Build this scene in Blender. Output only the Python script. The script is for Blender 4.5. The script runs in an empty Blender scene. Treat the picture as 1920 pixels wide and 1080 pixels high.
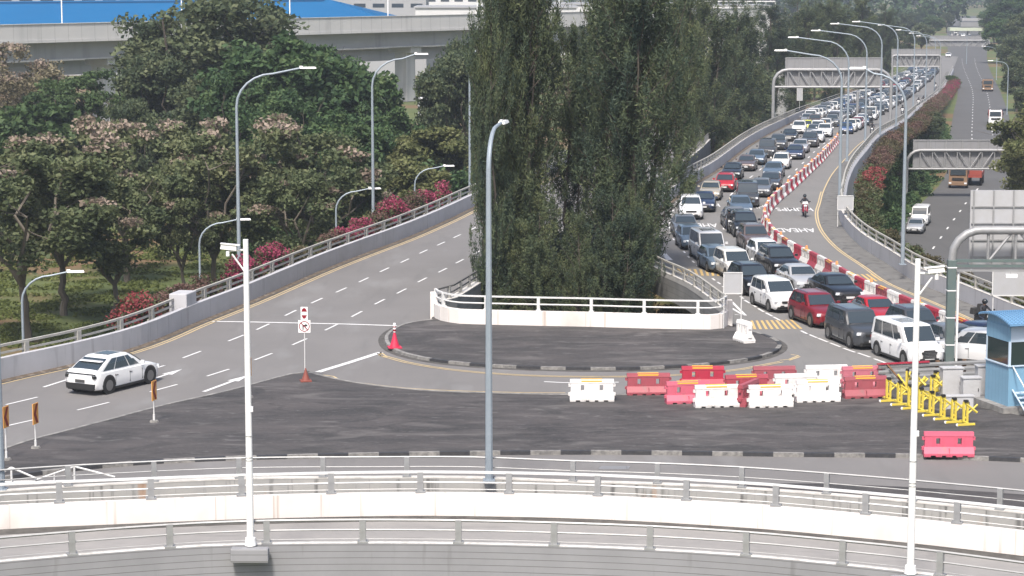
import bpy, bmesh, math, random
import numpy as np
from mathutils import Vector, Matrix, noise
from mathutils.geometry import tessellate_polygon

# ------------------------------------------------------------------ camera, light
SC = bpy.context.scene
COL = SC.collection
F, CH = 4300.0, 19.0                      # focal length in pixels of the 1920 px frame, camera height (m)
PITCH = math.atan(595 / F)
cam = bpy.data.objects.new("camera", bpy.data.cameras.new("camera")); COL.objects.link(cam)
cam.location = (0, 0, CH); cam.rotation_euler = (math.pi / 2 - PITCH, 0, 0)
cam.data.sensor_width = 36; cam.data.lens = F / 1920 * 36
cam.data.clip_start = 1; cam.data.clip_end = 9000
SC.camera = cam
SUN_EL, SUN_AZ = math.radians(54), math.radians(192)   # azimuth clockwise from +Y (away from the camera)
W = bpy.data.worlds.new("World"); SC.world = W; W.use_nodes = True
_n = W.node_tree.nodes; _bg = _n["Background"]
_sky = _n.new("ShaderNodeTexSky"); _sky.sky_type = 'NISHITA'; _sky.sun_disc = False
_sky.sun_elevation = SUN_EL; _sky.sun_rotation = SUN_AZ; _sky.air_density = 1.0; _sky.dust_density = 4.0; _sky.ozone_density = 1.0
W.node_tree.links.new(_sky.outputs[0], _bg.inputs[0]); _bg.inputs[1].default_value = 0.088
sun = bpy.data.objects.new("sun", bpy.data.lights.new("sun", 'SUN')); COL.objects.link(sun)
sun.data.energy = 2.3; sun.data.angle = math.radians(9); sun.data.color = (1.0, 0.94, 0.86)
_d = Vector((math.sin(SUN_AZ) * math.cos(SUN_EL), math.cos(SUN_AZ) * math.cos(SUN_EL), math.sin(SUN_EL)))
sun.rotation_euler = _d.to_track_quat('Z', 'Y').to_euler(); sun.location = (0, 0, 200)
SC.view_settings.view_transform = 'Standard'; SC.view_settings.look = 'None'
SC.view_settings.exposure = 1.22; SC.view_settings.gamma = 1.0
SC.render.engine = 'CYCLES'
try:
    SC.cycles.use_denoising = True
    SC.cycles.max_bounces = 5; SC.cycles.diffuse_bounces = 2; SC.cycles.glossy_bounces = 2
    SC.cycles.transmission_bounces = 3; SC.cycles.transparent_max_bounces = 4; SC.cycles.volume_bounces = 0
except Exception: pass

random.seed(7); RNG = np.random.default_rng(11)
R = math.radians
GZ = -9.0                                 # level of the low ground and the expressway

# ------------------------------------------------------------------ geometry helpers
_c, _s = math.cos(PITCH), math.sin(PITCH)
def P(u, v, z=0.0):
    dz = -F * _s + (540 - v) * _c; dy = F * _c + (540 - v) * _s
    t = (z - CH) / dz
    return Vector(((u - 960) * t, dy * t, z))
def zr(y):
    t = min(1.0, max(0.0, (y - 190) / 370.0)); return (GZ + .15) * t * t * (3 - 2 * t)
def PR(u, v, dz=0.0):
    z = 0.0
    for _ in range(60):
        p = P(u, v, z + dz); z = z * .4 + .6 * zr(p.y)
    return Vector((p.x, p.y, z))
def pix(p):
    """picture position of a world point, for reading sizes"""
    y = p[1]; z = p[2] - CH; d = y * _c - z * _s; h = y * _s + z * _c
    return 960 + F * p[0] / d, 540 - F * h / d, F / d

def smooth(pts, step=2.0):
    """Catmull-Rom through the points, resampled to even steps"""
    pts = [Vector(p) for p in pts]
    q = [pts[0] * 2 - pts[1]] + pts + [pts[-1] * 2 - pts[-2]]
    out = []
    for i in range(1, len(q) - 2):
        n = max(2, int((q[i + 1] - q[i]).length / (step * .3)))
        for k in range(n):
            t = k / n
            out.append(0.5 * ((2 * q[i]) + (q[i + 1] - q[i - 1]) * t + (2 * q[i - 1] - 5 * q[i] + 4 * q[i + 1] - q[i + 2]) * t * t
                              + (3 * q[i] - q[i - 1] - 3 * q[i + 1] + q[i + 2]) * t ** 3))
    out.append(pts[-1])
    return resample(out, step)
def resample(pts, step):
    d = [0.0]
    for a, b in zip(pts, pts[1:]): d.append(d[-1] + (b - a).length)
    n = max(1, round(d[-1] / step)); res = []; j = 0
    for k in range(n + 1):
        s = d[-1] * k / n
        while j < len(d) - 2 and d[j + 1] < s: j += 1
        t = (s - d[j]) / max(1e-9, d[j + 1] - d[j]); res.append(pts[j].lerp(pts[j + 1], min(1, max(0, t))))
    return res
def tang(pts, i):
    a = pts[max(0, i - 1)]; b = pts[min(len(pts) - 1, i + 1)]
    t = Vector((b.x - a.x, b.y - a.y, 0)); t.normalize(); return t
def offset(pts, d):
    """shift a polyline sideways, positive to the left of its direction"""
    return [p + Vector((-tang(pts, i).y, tang(pts, i).x, 0)) * d for i, p in enumerate(pts)]
def along(pts, y):
    for i in range(len(pts) - 1):
        if (pts[i].y - y) * (pts[i + 1].y - y) <= 0 and pts[i].y != pts[i + 1].y:
            t = (y - pts[i].y) / (pts[i + 1].y - pts[i].y); return pts[i].lerp(pts[i + 1], t)
    return pts[0].copy() if abs(pts[0].y - y) < abs(pts[-1].y - y) else pts[-1].copy()
def on(p, h=0.0): return Vector((p.x, p.y, zr(p.y) + h))

class MB:
    """collects faces; build() links them as ONE mesh object"""
    def __init__(s): s.v = []; s.f = []; s.m = []
    def add(s, vs, fs, mi=0):
        o = len(s.v); s.v += [tuple(v) for v in vs]; s.f += [tuple(i + o for i in f) for f in fs]; s.m += [mi] * len(fs); return s
    def box(s, c, d, rz=0.0, mi=0, top=None, M=None):
        """box centred on c with size d; top = (sx, sy) scales its top face"""
        tx, ty = top or (1, 1); x, y, z = d[0] / 2, d[1] / 2, d[2] / 2
        vs = [(-x, -y, -z), (x, -y, -z), (x, y, -z), (-x, y, -z), (-x * tx, -y * ty, z), (x * tx, -y * ty, z), (x * tx, y * ty, z), (-x * tx, y * ty, z)]
        if rz: vs = [(a * math.cos(rz) - b * math.sin(rz), a * math.sin(rz) + b * math.cos(rz), e) for a, b, e in vs]
        vs = [Vector((a + c[0], b + c[1], e + c[2])) for a, b, e in vs]
        if M is not None: vs = [M @ v for v in vs]
        return s.add(vs, [(3, 2, 1, 0), (4, 5, 6, 7), (0, 1, 5, 4), (1, 2, 6, 5), (2, 3, 7, 6), (3, 0, 4, 7)], mi)
    def tube(s, pts, r, n=8, mi=0, cap=True):
        pts = [Vector(p) for p in pts]; rs = r if isinstance(r, (list, tuple)) else [r] * len(pts)
        o = len(s.v); a = None
        for i, p in enumerate(pts):
            t = (pts[min(i + 1, len(pts) - 1)] - pts[max(0, i - 1)]).normalized()
            if a is None: a = t.cross(Vector((0, 1, 0.01)) if abs(t.z) > .9 else Vector((0, 0, 1))).normalized()
            else:
                a = a - t * a.dot(t); a = a.normalized() if a.length > 1e-4 else t.cross(Vector((1, .3, .2))).normalized()
            b = t.cross(a)
            for k in range(n):
                w = 2 * math.pi * k / n; s.v.append(tuple(p + (a * math.cos(w) + b * math.sin(w)) * rs[i]))
        nf = 0
        for i in range(len(pts) - 1):
            for k in range(n):
                s.f.append((o + i * n + k, o + i * n + (k + 1) % n, o + (i + 1) * n + (k + 1) % n, o + (i + 1) * n + k)); nf += 1
        if cap:
            s.f.append(tuple(o + k for k in range(n))[::-1]); s.f.append(tuple(o + (len(pts) - 1) * n + k for k in range(n))); nf += 2
        s.m += [mi] * nf; return s
    def sweep(s, path, prof, mi=0, cap=True, mats=None):
        """prof: closed list of (offset to the left of the path, height above it)"""
        o = len(s.v); n = len(prof)
        for i, p in enumerate(path):
            t = tang(path, i); nrm = Vector((-t.y, t.x, 0))
            for a, h in prof: s.v.append(tuple(p + nrm * a + Vector((0, 0, h))))
        for i in range(len(path) - 1):
            for k in range(n):
                s.f.append((o + i * n + k, o + i * n + (k + 1) % n, o + (i + 1) * n + (k + 1) % n, o + (i + 1) * n + k))
                s.m.append(mats[k] if mats else mi)
        if cap:
            s.f.append(tuple(o + k for k in range(n))); s.f.append(tuple(o + (len(path) - 1) * n + k for k in range(n))[::-1]); s.m += [mi] * 2
        return s
    def poly(s, pts, mi=0):
        tri = tessellate_polygon([[Vector((p[0], p[1], 0)) for p in pts]])
        fs = []
        for t in tri:
            a, b, c = (pts[i] for i in t)
            if (b[0] - a[0]) * (c[1] - a[1]) - (b[1] - a[1]) * (c[0] - a[0]) < 0: t = t[::-1]
            fs.append(tuple(t))
        return s.add(pts, fs, mi)
    def disc(s, c, r, axis, n=20, mi=0, h=0.01):
        c = Vector(c); ax = Vector(axis).normalized(); return s.tube([c - ax * h / 2, c + ax * h / 2], r, n, mi)
    def build(s, name, mats, parent=None, sm=False, bev=0, loc=None, mesh_only=False):
        me = bpy.data.meshes.new(name); me.from_pydata(s.v, [], s.f)
        mats = mats if isinstance(mats, (list, tuple)) else [mats]
        for m in mats: me.materials.append(m)
        if any(s.m): me.polygons.foreach_set("material_index", s.m)
        bm = bmesh.new(); bm.from_mesh(me)
        if bev:
            bmesh.ops.remove_doubles(bm, verts=bm.verts, dist=1e-4)
            bmesh.ops.bevel(bm, geom=list(bm.edges), offset=bev, segments=2, affect='EDGES', profile=.6)
        bmesh.ops.recalc_face_normals(bm, faces=bm.faces)
        bm.to_mesh(me); bm.free()
        if sm:
            me.polygons.foreach_set("use_smooth", [True] * len(me.polygons))
            try: me.set_sharp_from_angle(angle=R(38))
            except Exception: pass
        me.update()
        if mesh_only: return me
        return link(name, me, parent, loc)
def link(name, me, parent=None, loc=None):
    o = bpy.data.objects.new(name, me); COL.objects.link(o)
    if parent is not None: o.parent = parent
    if loc is not None: o.location = loc
    return o
def T(name, label, cat, loc=(0, 0, 0), rz=0.0, group=None):
    o = bpy.data.objects.new(name, None); COL.objects.link(o); o.location = loc; o.rotation_euler = (0, 0, rz)
    o.empty_display_size = .5
    return tag(o, label, cat, group)
def tag(o, label, cat=None, group=None, kind=None):
    if label: o["label"] = label
    if cat: o["category"] = cat
    if group: o["group"] = group
    if kind: o["kind"] = kind
    return o
def ST(o): o["kind"] = "structure"; return o
def kids(o): return [c for c in bpy.data.objects if c.parent == o]
def dup(root, loc, rz, label, group=None, tree=None, scale=None):
    """copy a thing with its parts and sub-parts; tree caches the children"""
    r = root.copy(); COL.objects.link(r); r.location = loc; r.rotation_euler = (0, 0, rz)
    r["label"] = label
    if group: r["group"] = group
    if scale: r.scale = scale
    def rec(src, dst):
        for ch in tree.get(src.name, ()):
            c = ch.copy(); COL.objects.link(c); c.parent = dst; rec(ch, c)
    rec(root, r); return r
def tree_of(root):
    d = {}
    for o in bpy.data.objects:
        if o.parent is not None: d.setdefault(o.parent.name, []).append(o)
    return d
ONES = "zeroth first second third fourth fifth sixth seventh eighth ninth tenth eleventh twelfth thirteenth fourteenth fifteenth sixteenth seventeenth eighteenth nineteenth".split()
TENS = {2: "twent", 3: "thirt", 4: "fort", 5: "fift", 6: "sixt", 7: "sevent", 8: "eight", 9: "ninet"}
def nth(n):
    if n < 20: return ONES[n]
    if n > 99: return "hundred and " + nth(n - 100)
    return TENS[n // 10] + ("ieth" if n % 10 == 0 else "y-" + ONES[n % 10])

# ------------------------------------------------------------------ materials
def lin(c):
    c = c / 255.0; return c / 12.92 if c <= .04045 else ((c + .055) / 1.055) ** 2.4
def rgb(r, g, b): return (lin(r), lin(g), lin(b), 1)
def mat(name, col, rough=.8, metal=0.0, spec=None, coat=0.0, nz=None, nscale=1.0, namt=.25, bump=0.0, stretch=(1, 1, 1), obj_col=False, detail=6, emit=None):
    """plain surface with optional procedural variation of its own colour (stains) and bump"""
    m = bpy.data.materials.new(name); m.use_nodes = True; nt = m.node_tree; b = nt.nodes["Principled BSDF"]
    b.inputs["Roughness"].default_value = rough; b.inputs["Metallic"].default_value = metal
    if coat: b.inputs["Coat Weight"].default_value = coat; b.inputs["Coat Roughness"].default_value = .06
    if spec is not None: b.inputs["Specular IOR Level"].default_value = spec
    base = None
    if obj_col:
        oi = nt.nodes.new("ShaderNodeObjectInfo"); base = oi.outputs["Color"]
        nt.links.new(base, b.inputs["Base Color"])
    else: b.inputs["Base Color"].default_value = (*col[:3], 1)
    if nz:
        tc = nt.nodes.new("ShaderNodeTexCoord"); mp = nt.nodes.new("ShaderNodeMapping"); mp.inputs["Scale"].default_value = stretch
        nt.links.new(tc.outputs["Object"], mp.inputs[0])
        ns = nt.nodes.new("ShaderNodeTexNoise"); ns.inputs["Scale"].default_value = nscale; ns.inputs["Detail"].default_value = detail; ns.inputs["Roughness"].default_value = .62
        nt.links.new(mp.outputs[0], ns.inputs["Vector"])
        rp = nt.nodes.new("ShaderNodeValToRGB"); rp.color_ramp.elements[0].position = .5 - namt; rp.color_ramp.elements[1].position = .5 + namt
        rp.color_ramp.elements[0].color = (*nz[:3], 1); rp.color_ramp.elements[1].color = (*col[:3], 1)
        nt.links.new(ns.outputs["Fac"], rp.inputs[0])
        nt.links.new(rp.outputs[0], b.inputs["Base Color"])
        if bump:
            n2 = nt.nodes.new("ShaderNodeTexNoise"); n2.inputs["Scale"].default_value = 30; n2.inputs["Detail"].default_value = 3
            nt.links.new(tc.outputs["Object"], n2.inputs["Vector"])
            bp = nt.nodes.new("ShaderNodeBump"); bp.inputs["Strength"].default_value = bump; bp.inputs["Distance"].default_value = .02
            nt.links.new(n2.outputs["Fac"], bp.inputs["Height"]); nt.links.new(bp.outputs[0], b.inputs["Normal"])
    return m
def mixin(m, col, scale, lo, hi, stretch=(1, 1, 1), fac=1.0, seed=0.0, detail=4, dist=0.0):
    """lay one more stain colour over a material's base colour"""
    nt = m.node_tree; b = nt.nodes["Principled BSDF"]; inp = b.inputs["Base Color"]
    tc = nt.nodes.new("ShaderNodeTexCoord"); mp = nt.nodes.new("ShaderNodeMapping"); mp.inputs["Scale"].default_value = stretch; mp.inputs["Location"].default_value = (seed, seed * 1.7, seed * .3)
    nt.links.new(tc.outputs["Object"], mp.inputs[0])
    ns = nt.nodes.new("ShaderNodeTexNoise"); ns.inputs["Scale"].default_value = scale; ns.inputs["Detail"].default_value = detail; ns.inputs["Distortion"].default_value = dist
    nt.links.new(mp.outputs[0], ns.inputs["Vector"])
    mr = nt.nodes.new("ShaderNodeMapRange"); mr.inputs[1].default_value = lo; mr.inputs[2].default_value = hi; mr.inputs[3].default_value = 0; mr.inputs[4].default_value = fac
    nt.links.new(ns.outputs["Fac"], mr.inputs[0])
    mx = nt.nodes.new("ShaderNodeMix"); mx.data_type = 'RGBA'
    nt.links.new(mr.outputs[0], mx.inputs[0])
    if inp.is_linked: nt.links.new(inp.links[0].from_socket, mx.inputs[6])
    else: mx.inputs[6].default_value = inp.default_value
    mx.inputs[7].default_value = (*col[:3], 1)
    nt.links.new(mx.outputs[2], inp); return m
def bands(m, col, period, width, axis='Z', fac=.5):
    """thin darker grooves at even steps (formwork lines, corrugation, panel joints)"""
    nt = m.node_tree; b = nt.nodes["Principled BSDF"]; inp = b.inputs["Base Color"]
    tc = nt.nodes.new("ShaderNodeTexCoord"); sp = nt.nodes.new("ShaderNodeSeparateXYZ"); nt.links.new(tc.outputs["Object"], sp.inputs[0])
    d = nt.nodes.new("ShaderNodeMath"); d.operation = 'DIVIDE'; d.inputs[1].default_value = period; nt.links.new(sp.outputs[axis], d.inputs[0])
    fr = nt.nodes.new("ShaderNodeMath"); fr.operation = 'FRACT'; nt.links.new(d.outputs[0], fr.inputs[0])
    lt = nt.nodes.new("ShaderNodeMath"); lt.operation = 'LESS_THAN'; lt.inputs[1].default_value = width / period; nt.links.new(fr.outputs[0], lt.inputs[0])
    ml = nt.nodes.new("ShaderNodeMath"); ml.operation = 'MULTIPLY'; ml.inputs[1].default_value = fac; nt.links.new(lt.outputs[0], ml.inputs[0])
    mx = nt.nodes.new("ShaderNodeMix"); mx.data_type = 'RGBA'; nt.links.new(ml.outputs[0], mx.inputs[0])
    if inp.is_linked: nt.links.new(inp.links[0].from_socket, mx.inputs[6])
    else: mx.inputs[6].default_value = inp.default_value
    mx.inputs[7].default_value = (*col[:3], 1); nt.links.new(mx.outputs[2], inp); return m
g3 = lambda v, t=(1, 1, 1): (v * t[0], v * t[1], v * t[2])

M = {}
M['road'] = mat("road_asphalt", g3(.168, (1.02, .98, .965)), .9, nz=g3(.132, (1.02, .98, .965)), nscale=.16, namt=.3, bump=.25)
mixin(M['road'], g3(.10), .9, .56, .72, (1, .12, 1), .35); mixin(M['road'], g3(.21), .5, .58, .75, (1, .3, 1), .5, 9)
M['ramp_road'] = mat("ramp_asphalt", g3(.178, (1, .975, .95)), .9, nz=g3(.145, (1, .98, .96)), nscale=.2, namt=.3, bump=.25)
mixin(M['ramp_road'], g3(.11), 1.2, .57, .75, (1, .1, 1), .45, 4)
M['curve_road'] = mat("curved_ramp_concrete", g3(.27, (1, .96, .93)), .9, nz=g3(.20, (1, .97, .95)), nscale=.5, namt=.3, bump=.2)
mixin(M['curve_road'], g3(.12), 1.5, .58, .75, (.3, 1, 1), .5, 3)
M['dark'] = mat("dark_weathered_asphalt", g3(.064, (1.06, .95, .94)), .85, nz=g3(.036, (1.02, .96, .97)), nscale=.55, namt=.16, bump=.4, stretch=(.45, 1, 1))
mixin(M['dark'], g3(.135, (1.02, .95, .92)), .5, .54, .68, (.35, 1, 1), .5, 5, 5, 1.6); mixin(M['dark'], g3(.017), .8, .56, .66, (.30, 1, 1), .5, 14, 5, 1.8)
mixin(M['dark'], g3(.13, (1, .95, .94)), 2.2, .60, .70, (.45, 1.3, 1), .6, 24, 5, 1.2); mixin(M['dark'], g3(.022), .3, .54, .62, (.6, 1, 1), .5, 31, 4, 2.0); mixin(M['dark'], g3(.10, (1, .96, .95)), 9, .55, .68, (.6, 1, 1), .35, 41)
M['hwy'] = mat("expressway_asphalt", g3(.095, (1, .985, .98)), .9, nz=g3(.072), nscale=.12, namt=.3)
mixin(M['hwy'], g3(.055), .6, .58, .75, (1, .08, 1), .4, 2)
M['white_wall'] = mat("white_painted_concrete", (.70, .67, .645), .7, nz=(.62, .575, .545), nscale=.6, namt=.25)
mixin(M['white_wall'], (.30, .22, .17), 1.0, .60, .70, (4.2, 4.2, .10), .55, 8); mixin(M['white_wall'], (.42, .38, .34), .5, .55, .75, (1, 1, .6), .5, 18)
M['wall'] = mat("light_grey_concrete", g3(.44, (1, 1, 1.06)), .85, nz=g3(.35, (1, 1, 1.04)), nscale=.5, namt=.3)
mixin(M['wall'], g3(.15), 1.2, .6, .78, (2.0, 2.0, .2), .6, 6)
M['grey_wall'] = mat("grey_fair_faced_concrete", g3(.265, (.98, .99, 1.05)), .85, nz=g3(.205, (.98, .99, 1.05)), nscale=.7, namt=.3)
bands(M['grey_wall'], g3(.09), .21, .022, 'Z', .75); mixin(M['grey_wall'], g3(.11), 1.6, .6, .75, (1.6, 1.6, .15), .5, 2)
M['stain_wall'] = mat("stained_concrete", g3(.36, (1, .98, .94)), .9, nz=g3(.27), nscale=1.0, namt=.3)
mixin(M['stain_wall'], g3(.08), 1.6, .56, .70, (2.6, 2.6, .25), .8, 7); mixin(M['stain_wall'], (.34, .19, .10), .8, .64, .72, (2, 2, .3), .6, 17)
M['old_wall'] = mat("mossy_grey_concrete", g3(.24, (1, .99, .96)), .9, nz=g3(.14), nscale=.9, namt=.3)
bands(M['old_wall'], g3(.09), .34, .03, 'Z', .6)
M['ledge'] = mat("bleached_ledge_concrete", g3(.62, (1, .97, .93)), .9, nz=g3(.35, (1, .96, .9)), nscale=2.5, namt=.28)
M['kerb'] = mat("kerb_concrete", g3(.30, (1, .97, .92)), .9, nz=g3(.10), nscale=2.5, namt=.25)
M['kerb_black'] = mat("kerb_black_paint", g3(.022, (.9, .95, 1.3)), .7, nz=g3(.05), nscale=6, namt=.25)
M['kerb_white'] = mat("kerb_worn_white_paint", g3(.30, (1, .96, .9)), .85, nz=g3(.08), nscale=5, namt=.25)
M['line'] = mat("road_paint_white", g3(.70), .7, nz=g3(.5), nscale=3, namt=.3)
M['yline'] = mat("road_paint_yellow", (.62, .47, .24), .75, nz=(.38, .31, .2), nscale=2, namt=.3)
M['hatch'] = mat("hatch_paint_yellow", (.62, .42, .14), .75, nz=(.40, .30, .16), nscale=2, namt=.3)
M['rail_grey'] = mat("galvanised_rail", g3(.36, (.97, 1, 1.03)), .55, .35, nz=g3(.26), nscale=4, namt=.3)
M['rail_white'] = mat("white_painted_rail", g3(.66, (1, 1, .98)), .6, nz=g3(.5), nscale=5, namt=.3)
M['rail_beige'] = mat("beige_concrete_rail", g3(.42, (1, .97, .88)), .8, nz=g3(.25, (1, .97, .9)), nscale=3, namt=.3)
M['rail_dark'] = mat("weathered_brown_rail", g3(.14, (1, .95, .9)), .8, nz=g3(.08), nscale=3, namt=.3)
M['pole_blue'] = mat("pale_blue_grey_steel", (.30, .35, .40), .5, .3, nz=(.25, .29, .33), nscale=2, namt=.3)
M['pole_white'] = mat("white_enamel_steel", g3(.82), .35, 0, nz=g3(.7), nscale=3, namt=.3)
M['pole_green'] = mat("green_grey_steel", (.10, .15, .15), .5, .3, nz=(.14, .17, .16), nscale=2, namt=.25)
M['lens'] = mat("lamp_lens", g3(.75), .3)
M['sign_back'] = mat("sign_back_aluminium", g3(.27, (.97, .98, 1.05)), .6, .3, nz=g3(.22), nscale=.6, namt=.3)
bands(M['sign_back'], g3(.16), 1.1, .05, 'X', .6)
M['truss'] = mat("gantry_steel", g3(.33, (.97, .99, 1.03)), .5, .3, nz=g3(.25), nscale=2, namt=.3)
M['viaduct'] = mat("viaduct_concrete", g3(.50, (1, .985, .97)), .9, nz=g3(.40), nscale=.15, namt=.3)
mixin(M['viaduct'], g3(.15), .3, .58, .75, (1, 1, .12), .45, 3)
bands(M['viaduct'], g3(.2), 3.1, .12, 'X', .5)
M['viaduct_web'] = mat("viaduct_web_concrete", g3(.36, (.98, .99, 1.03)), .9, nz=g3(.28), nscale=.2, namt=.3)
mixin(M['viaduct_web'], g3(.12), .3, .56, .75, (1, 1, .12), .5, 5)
M['blue_roof'] = mat("blue_metal_roof", (.004, .10, .25), .9, spec=.1, nz=(.003, .085, .22), nscale=.05, namt=.3)
M['roof_grey'] = mat("grey_metal_roof", g3(.34, (.96, .98, 1.03)), .6, nz=g3(.26), nscale=.05, namt=.3)
M['bld_white'] = mat("white_building_render", g3(.6), .8, nz=g3(.5), nscale=.2, namt=.3)
M['window'] = mat("dark_window", (.02, .03, .04), .15, 0)
M['barrier_white'] = mat("white_plastic", g3(.78, (1, .98, .96)), .5, nz=g3(.6, (1, .97, .94)), nscale=4, namt=.3)
M['barrier_red'] = mat("red_plastic", (.40, .042, .072), .5, nz=(.30, .04, .06), nscale=4, namt=.3)
M['barrier_pink'] = mat("faded_pink_plastic", (.58, .11, .17), .5, nz=(.46, .09, .14), nscale=4, namt=.3)
def vary(m, lo, hi, dirt=.0):
    """each object its own tone: weathering differs from one to the next"""
    nt = m.node_tree; b = nt.nodes["Principled BSDF"]; inp = b.inputs["Base Color"]; oi = nt.nodes.new("ShaderNodeObjectInfo"); mr = nt.nodes.new("ShaderNodeMapRange"); mr.inputs[3].default_value = lo; mr.inputs[4].default_value = hi
    nt.links.new(oi.outputs["Random"], mr.inputs[0]); hs = nt.nodes.new("ShaderNodeHueSaturation"); nt.links.new(mr.outputs[0], hs.inputs["Value"]); nt.links.new(mr.outputs[0], hs.inputs["Saturation"])
    nt.links.new(inp.links[0].from_socket, hs.inputs["Color"]); nt.links.new(hs.outputs[0], inp)
for k_ in ('barrier_white', 'barrier_red', 'barrier_pink'): mixin(M[k_], (.16, .13, .11), 3.0, .58, .75, (1, 1, .5), .55, 3); vary(M[k_], .82, 1.1)
M['strip_yellow'] = mat("yellow_reflector_strip", (.80, .45, .06), .4)
M['strip_orange'] = mat("orange_lamp", (.75, .30, .12), .4)
M['yellow_steel'] = mat("yellow_painted_steel", (.66, .55, .06), .5, nz=(.52, .40, .08), nscale=5, namt=.3)
M['black'] = mat("black_rubber", g3(.014), .8)
M['verge'] = mat("verge_concrete", g3(.17, (1, .98, .94)), .95, nz=g3(.10), nscale=.8, namt=.3); mixin(M['verge'], g3(.05), 1.2, .56, .68, fac=.7)
M['black_dirt'] = mat("black_gutter_grime", g3(.035, (1.1, 1, .95)), .95, nz=g3(.10, (1, .96, .9)), nscale=1.6, namt=.2, stretch=(1, 1, 1))
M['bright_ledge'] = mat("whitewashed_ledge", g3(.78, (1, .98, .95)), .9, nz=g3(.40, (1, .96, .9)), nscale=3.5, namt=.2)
M['dirt'] = mat("gutter_dirt", (.13, .10, .075), .95, nz=(.07, .055, .04), nscale=2.0, namt=.25)
mixin(M['dirt'], (.22, .19, .16), 3, .55, .65, fac=.8)
M['grass'] = mat("lawn_grass", (.095, .115, .030), .95, nz=(.055, .078, .020), nscale=.12, namt=.2, bump=.4)
mixin(M['grass'], (.15, .085, .045), .05, .50, .60, fac=.85, seed=12); mixin(M['grass'], (.10, .115, .035), .6, .55, .7, fac=.5, seed=3)
M['booth'] = mat("blue_painted_panel", (.18, .34, .48), .5, nz=(.15, .29, .41), nscale=1.2, namt=.3); bands(M['booth'], (.10, .21, .32), .3, .02, 'X', .7)
M['booth_roof'] = mat("blue_corrugated_roof", (.13, .27, .44), .5); bands(M['booth_roof'], (.06, .13, .22), .16, .05, 'X', .8)
M['booth_trim'] = mat("pale_blue_trim", (.45, .55, .66), .5)
M['glass'] = mat("tinted_window_glass", (.02, .035, .035), .08)
M['cabinet'] = mat("grey_enamel_cabinet", g3(.48, (.97, .98, 1.03)), .5, nz=g3(.38), nscale=2, namt=.3)
M['rust'] = mat("rusty_timber", (.20, .11, .06), .9, nz=(.10, .06, .035), nscale=4, namt=.25)
M['sign_white'] = mat("white_sign_face", g3(.8), .4); M['sign_red'] = mat("dark_red_sign_paint", (.22, .008, .02), .4); M['sign_black'] = mat("black_sign_paint", g3(.02), .4)
M['chev_y'] = mat("orange_yellow_sign", (.70, .33, .08), .5); M['chev_r'] = mat("dark_red_chevron", (.22, .03, .02), .5)
M['sign_grey'] = mat("grey_board_back", g3(.40, (.96, .98, 1.05)), .6, nz=g3(.34), nscale=1.5, namt=.3)
# ------------------------------------------------------------------ the lie of the land
def flatpoly(name, pts, m, z=None): return ST(MB().poly(pts).build(name, m))
gnd = MB(); xs = [-2600, -900, -300, -120, -60, 0, 60, 140, 320, 900, 2600]; ys = [-400, 40, 100, 160, 220, 300, 400, 560, 900, 1800, 4000, 7500]
gv = [(x, y, GZ) for y in ys for x in xs]
gnd.add(gv, [(j * 11 + i, j * 11 + i + 1, (j + 1) * 11 + i + 1, (j + 1) * 11 + i) for j in range(len(ys) - 1) for i in range(10)])
ST(gnd.build("ground", M['grass']))

L1 = smooth([P(-260, 770), P(-120, 745), P(5, 713), P(140, 683), P(235, 658), P(300, 635), P(362, 608), P(475, 563), P(590, 513), P(665, 483), P(765, 445), PR(840, 412), PR(907, 380),
             Vector((5, 222, 0)), Vector((12, 270, 0)), Vector((16.5, 318, 0))], 2.0)
L1 = [on(p) for p in L1]
W1 = 11.2
L2 = [on(p) for p in offset(L1, -W1)]
L2 = [p for p in L2 if p.y > 136]
dl = P(812, 597)                                    # left corner of the curved white parapet
L2 = smooth([Vector((dl.x, dl.y + .4, 0)), P(840, 588), Vector((-1.9, 135, 0)), Vector((-.2, 142, 0))] + [p for p in L2 if p.y > 149][::4], 2.0)
L2 = [on(p) for p in L2]
R1 = smooth([P(1366, 612), Vector((10.6, 132, 0)), Vector((9.0, 139.6, 0)), Vector((8.3, 148, 0)), Vector((8.5, 158, 0)), Vector((9.4, 168, 0)), Vector((11.2, 180, 0)), PR(1272, 366),
             PR(1298, 346), PR(1346, 317), PR(1408, 270), PR(1471, 236), PR(1500, 222), PR(1560, 197), PR(1620, 172), PR(1690, 143), PR(1740, 122), PR(1765, 104)], 2.5)
R1 = [on(p) for p in R1]
R2 = smooth([P(2180, 765), P(2060, 705), P(1960, 655), P(1835, 602), P(1760, 569), P(1672, 532), P(1625, 500), P(1575, 466), P(1545, 432), PR(1536, 402), PR(1541, 380), PR(1548, 355), PR(1564, 325), PR(1590, 295),
             PR(1619, 266), PR(1671, 236), PR(1708, 207), PR(1742, 182), PR(1762, 158), PR(1778, 128), PR(1788, 106)], 2.5)
R2 = [on(p) for p in R2]
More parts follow.
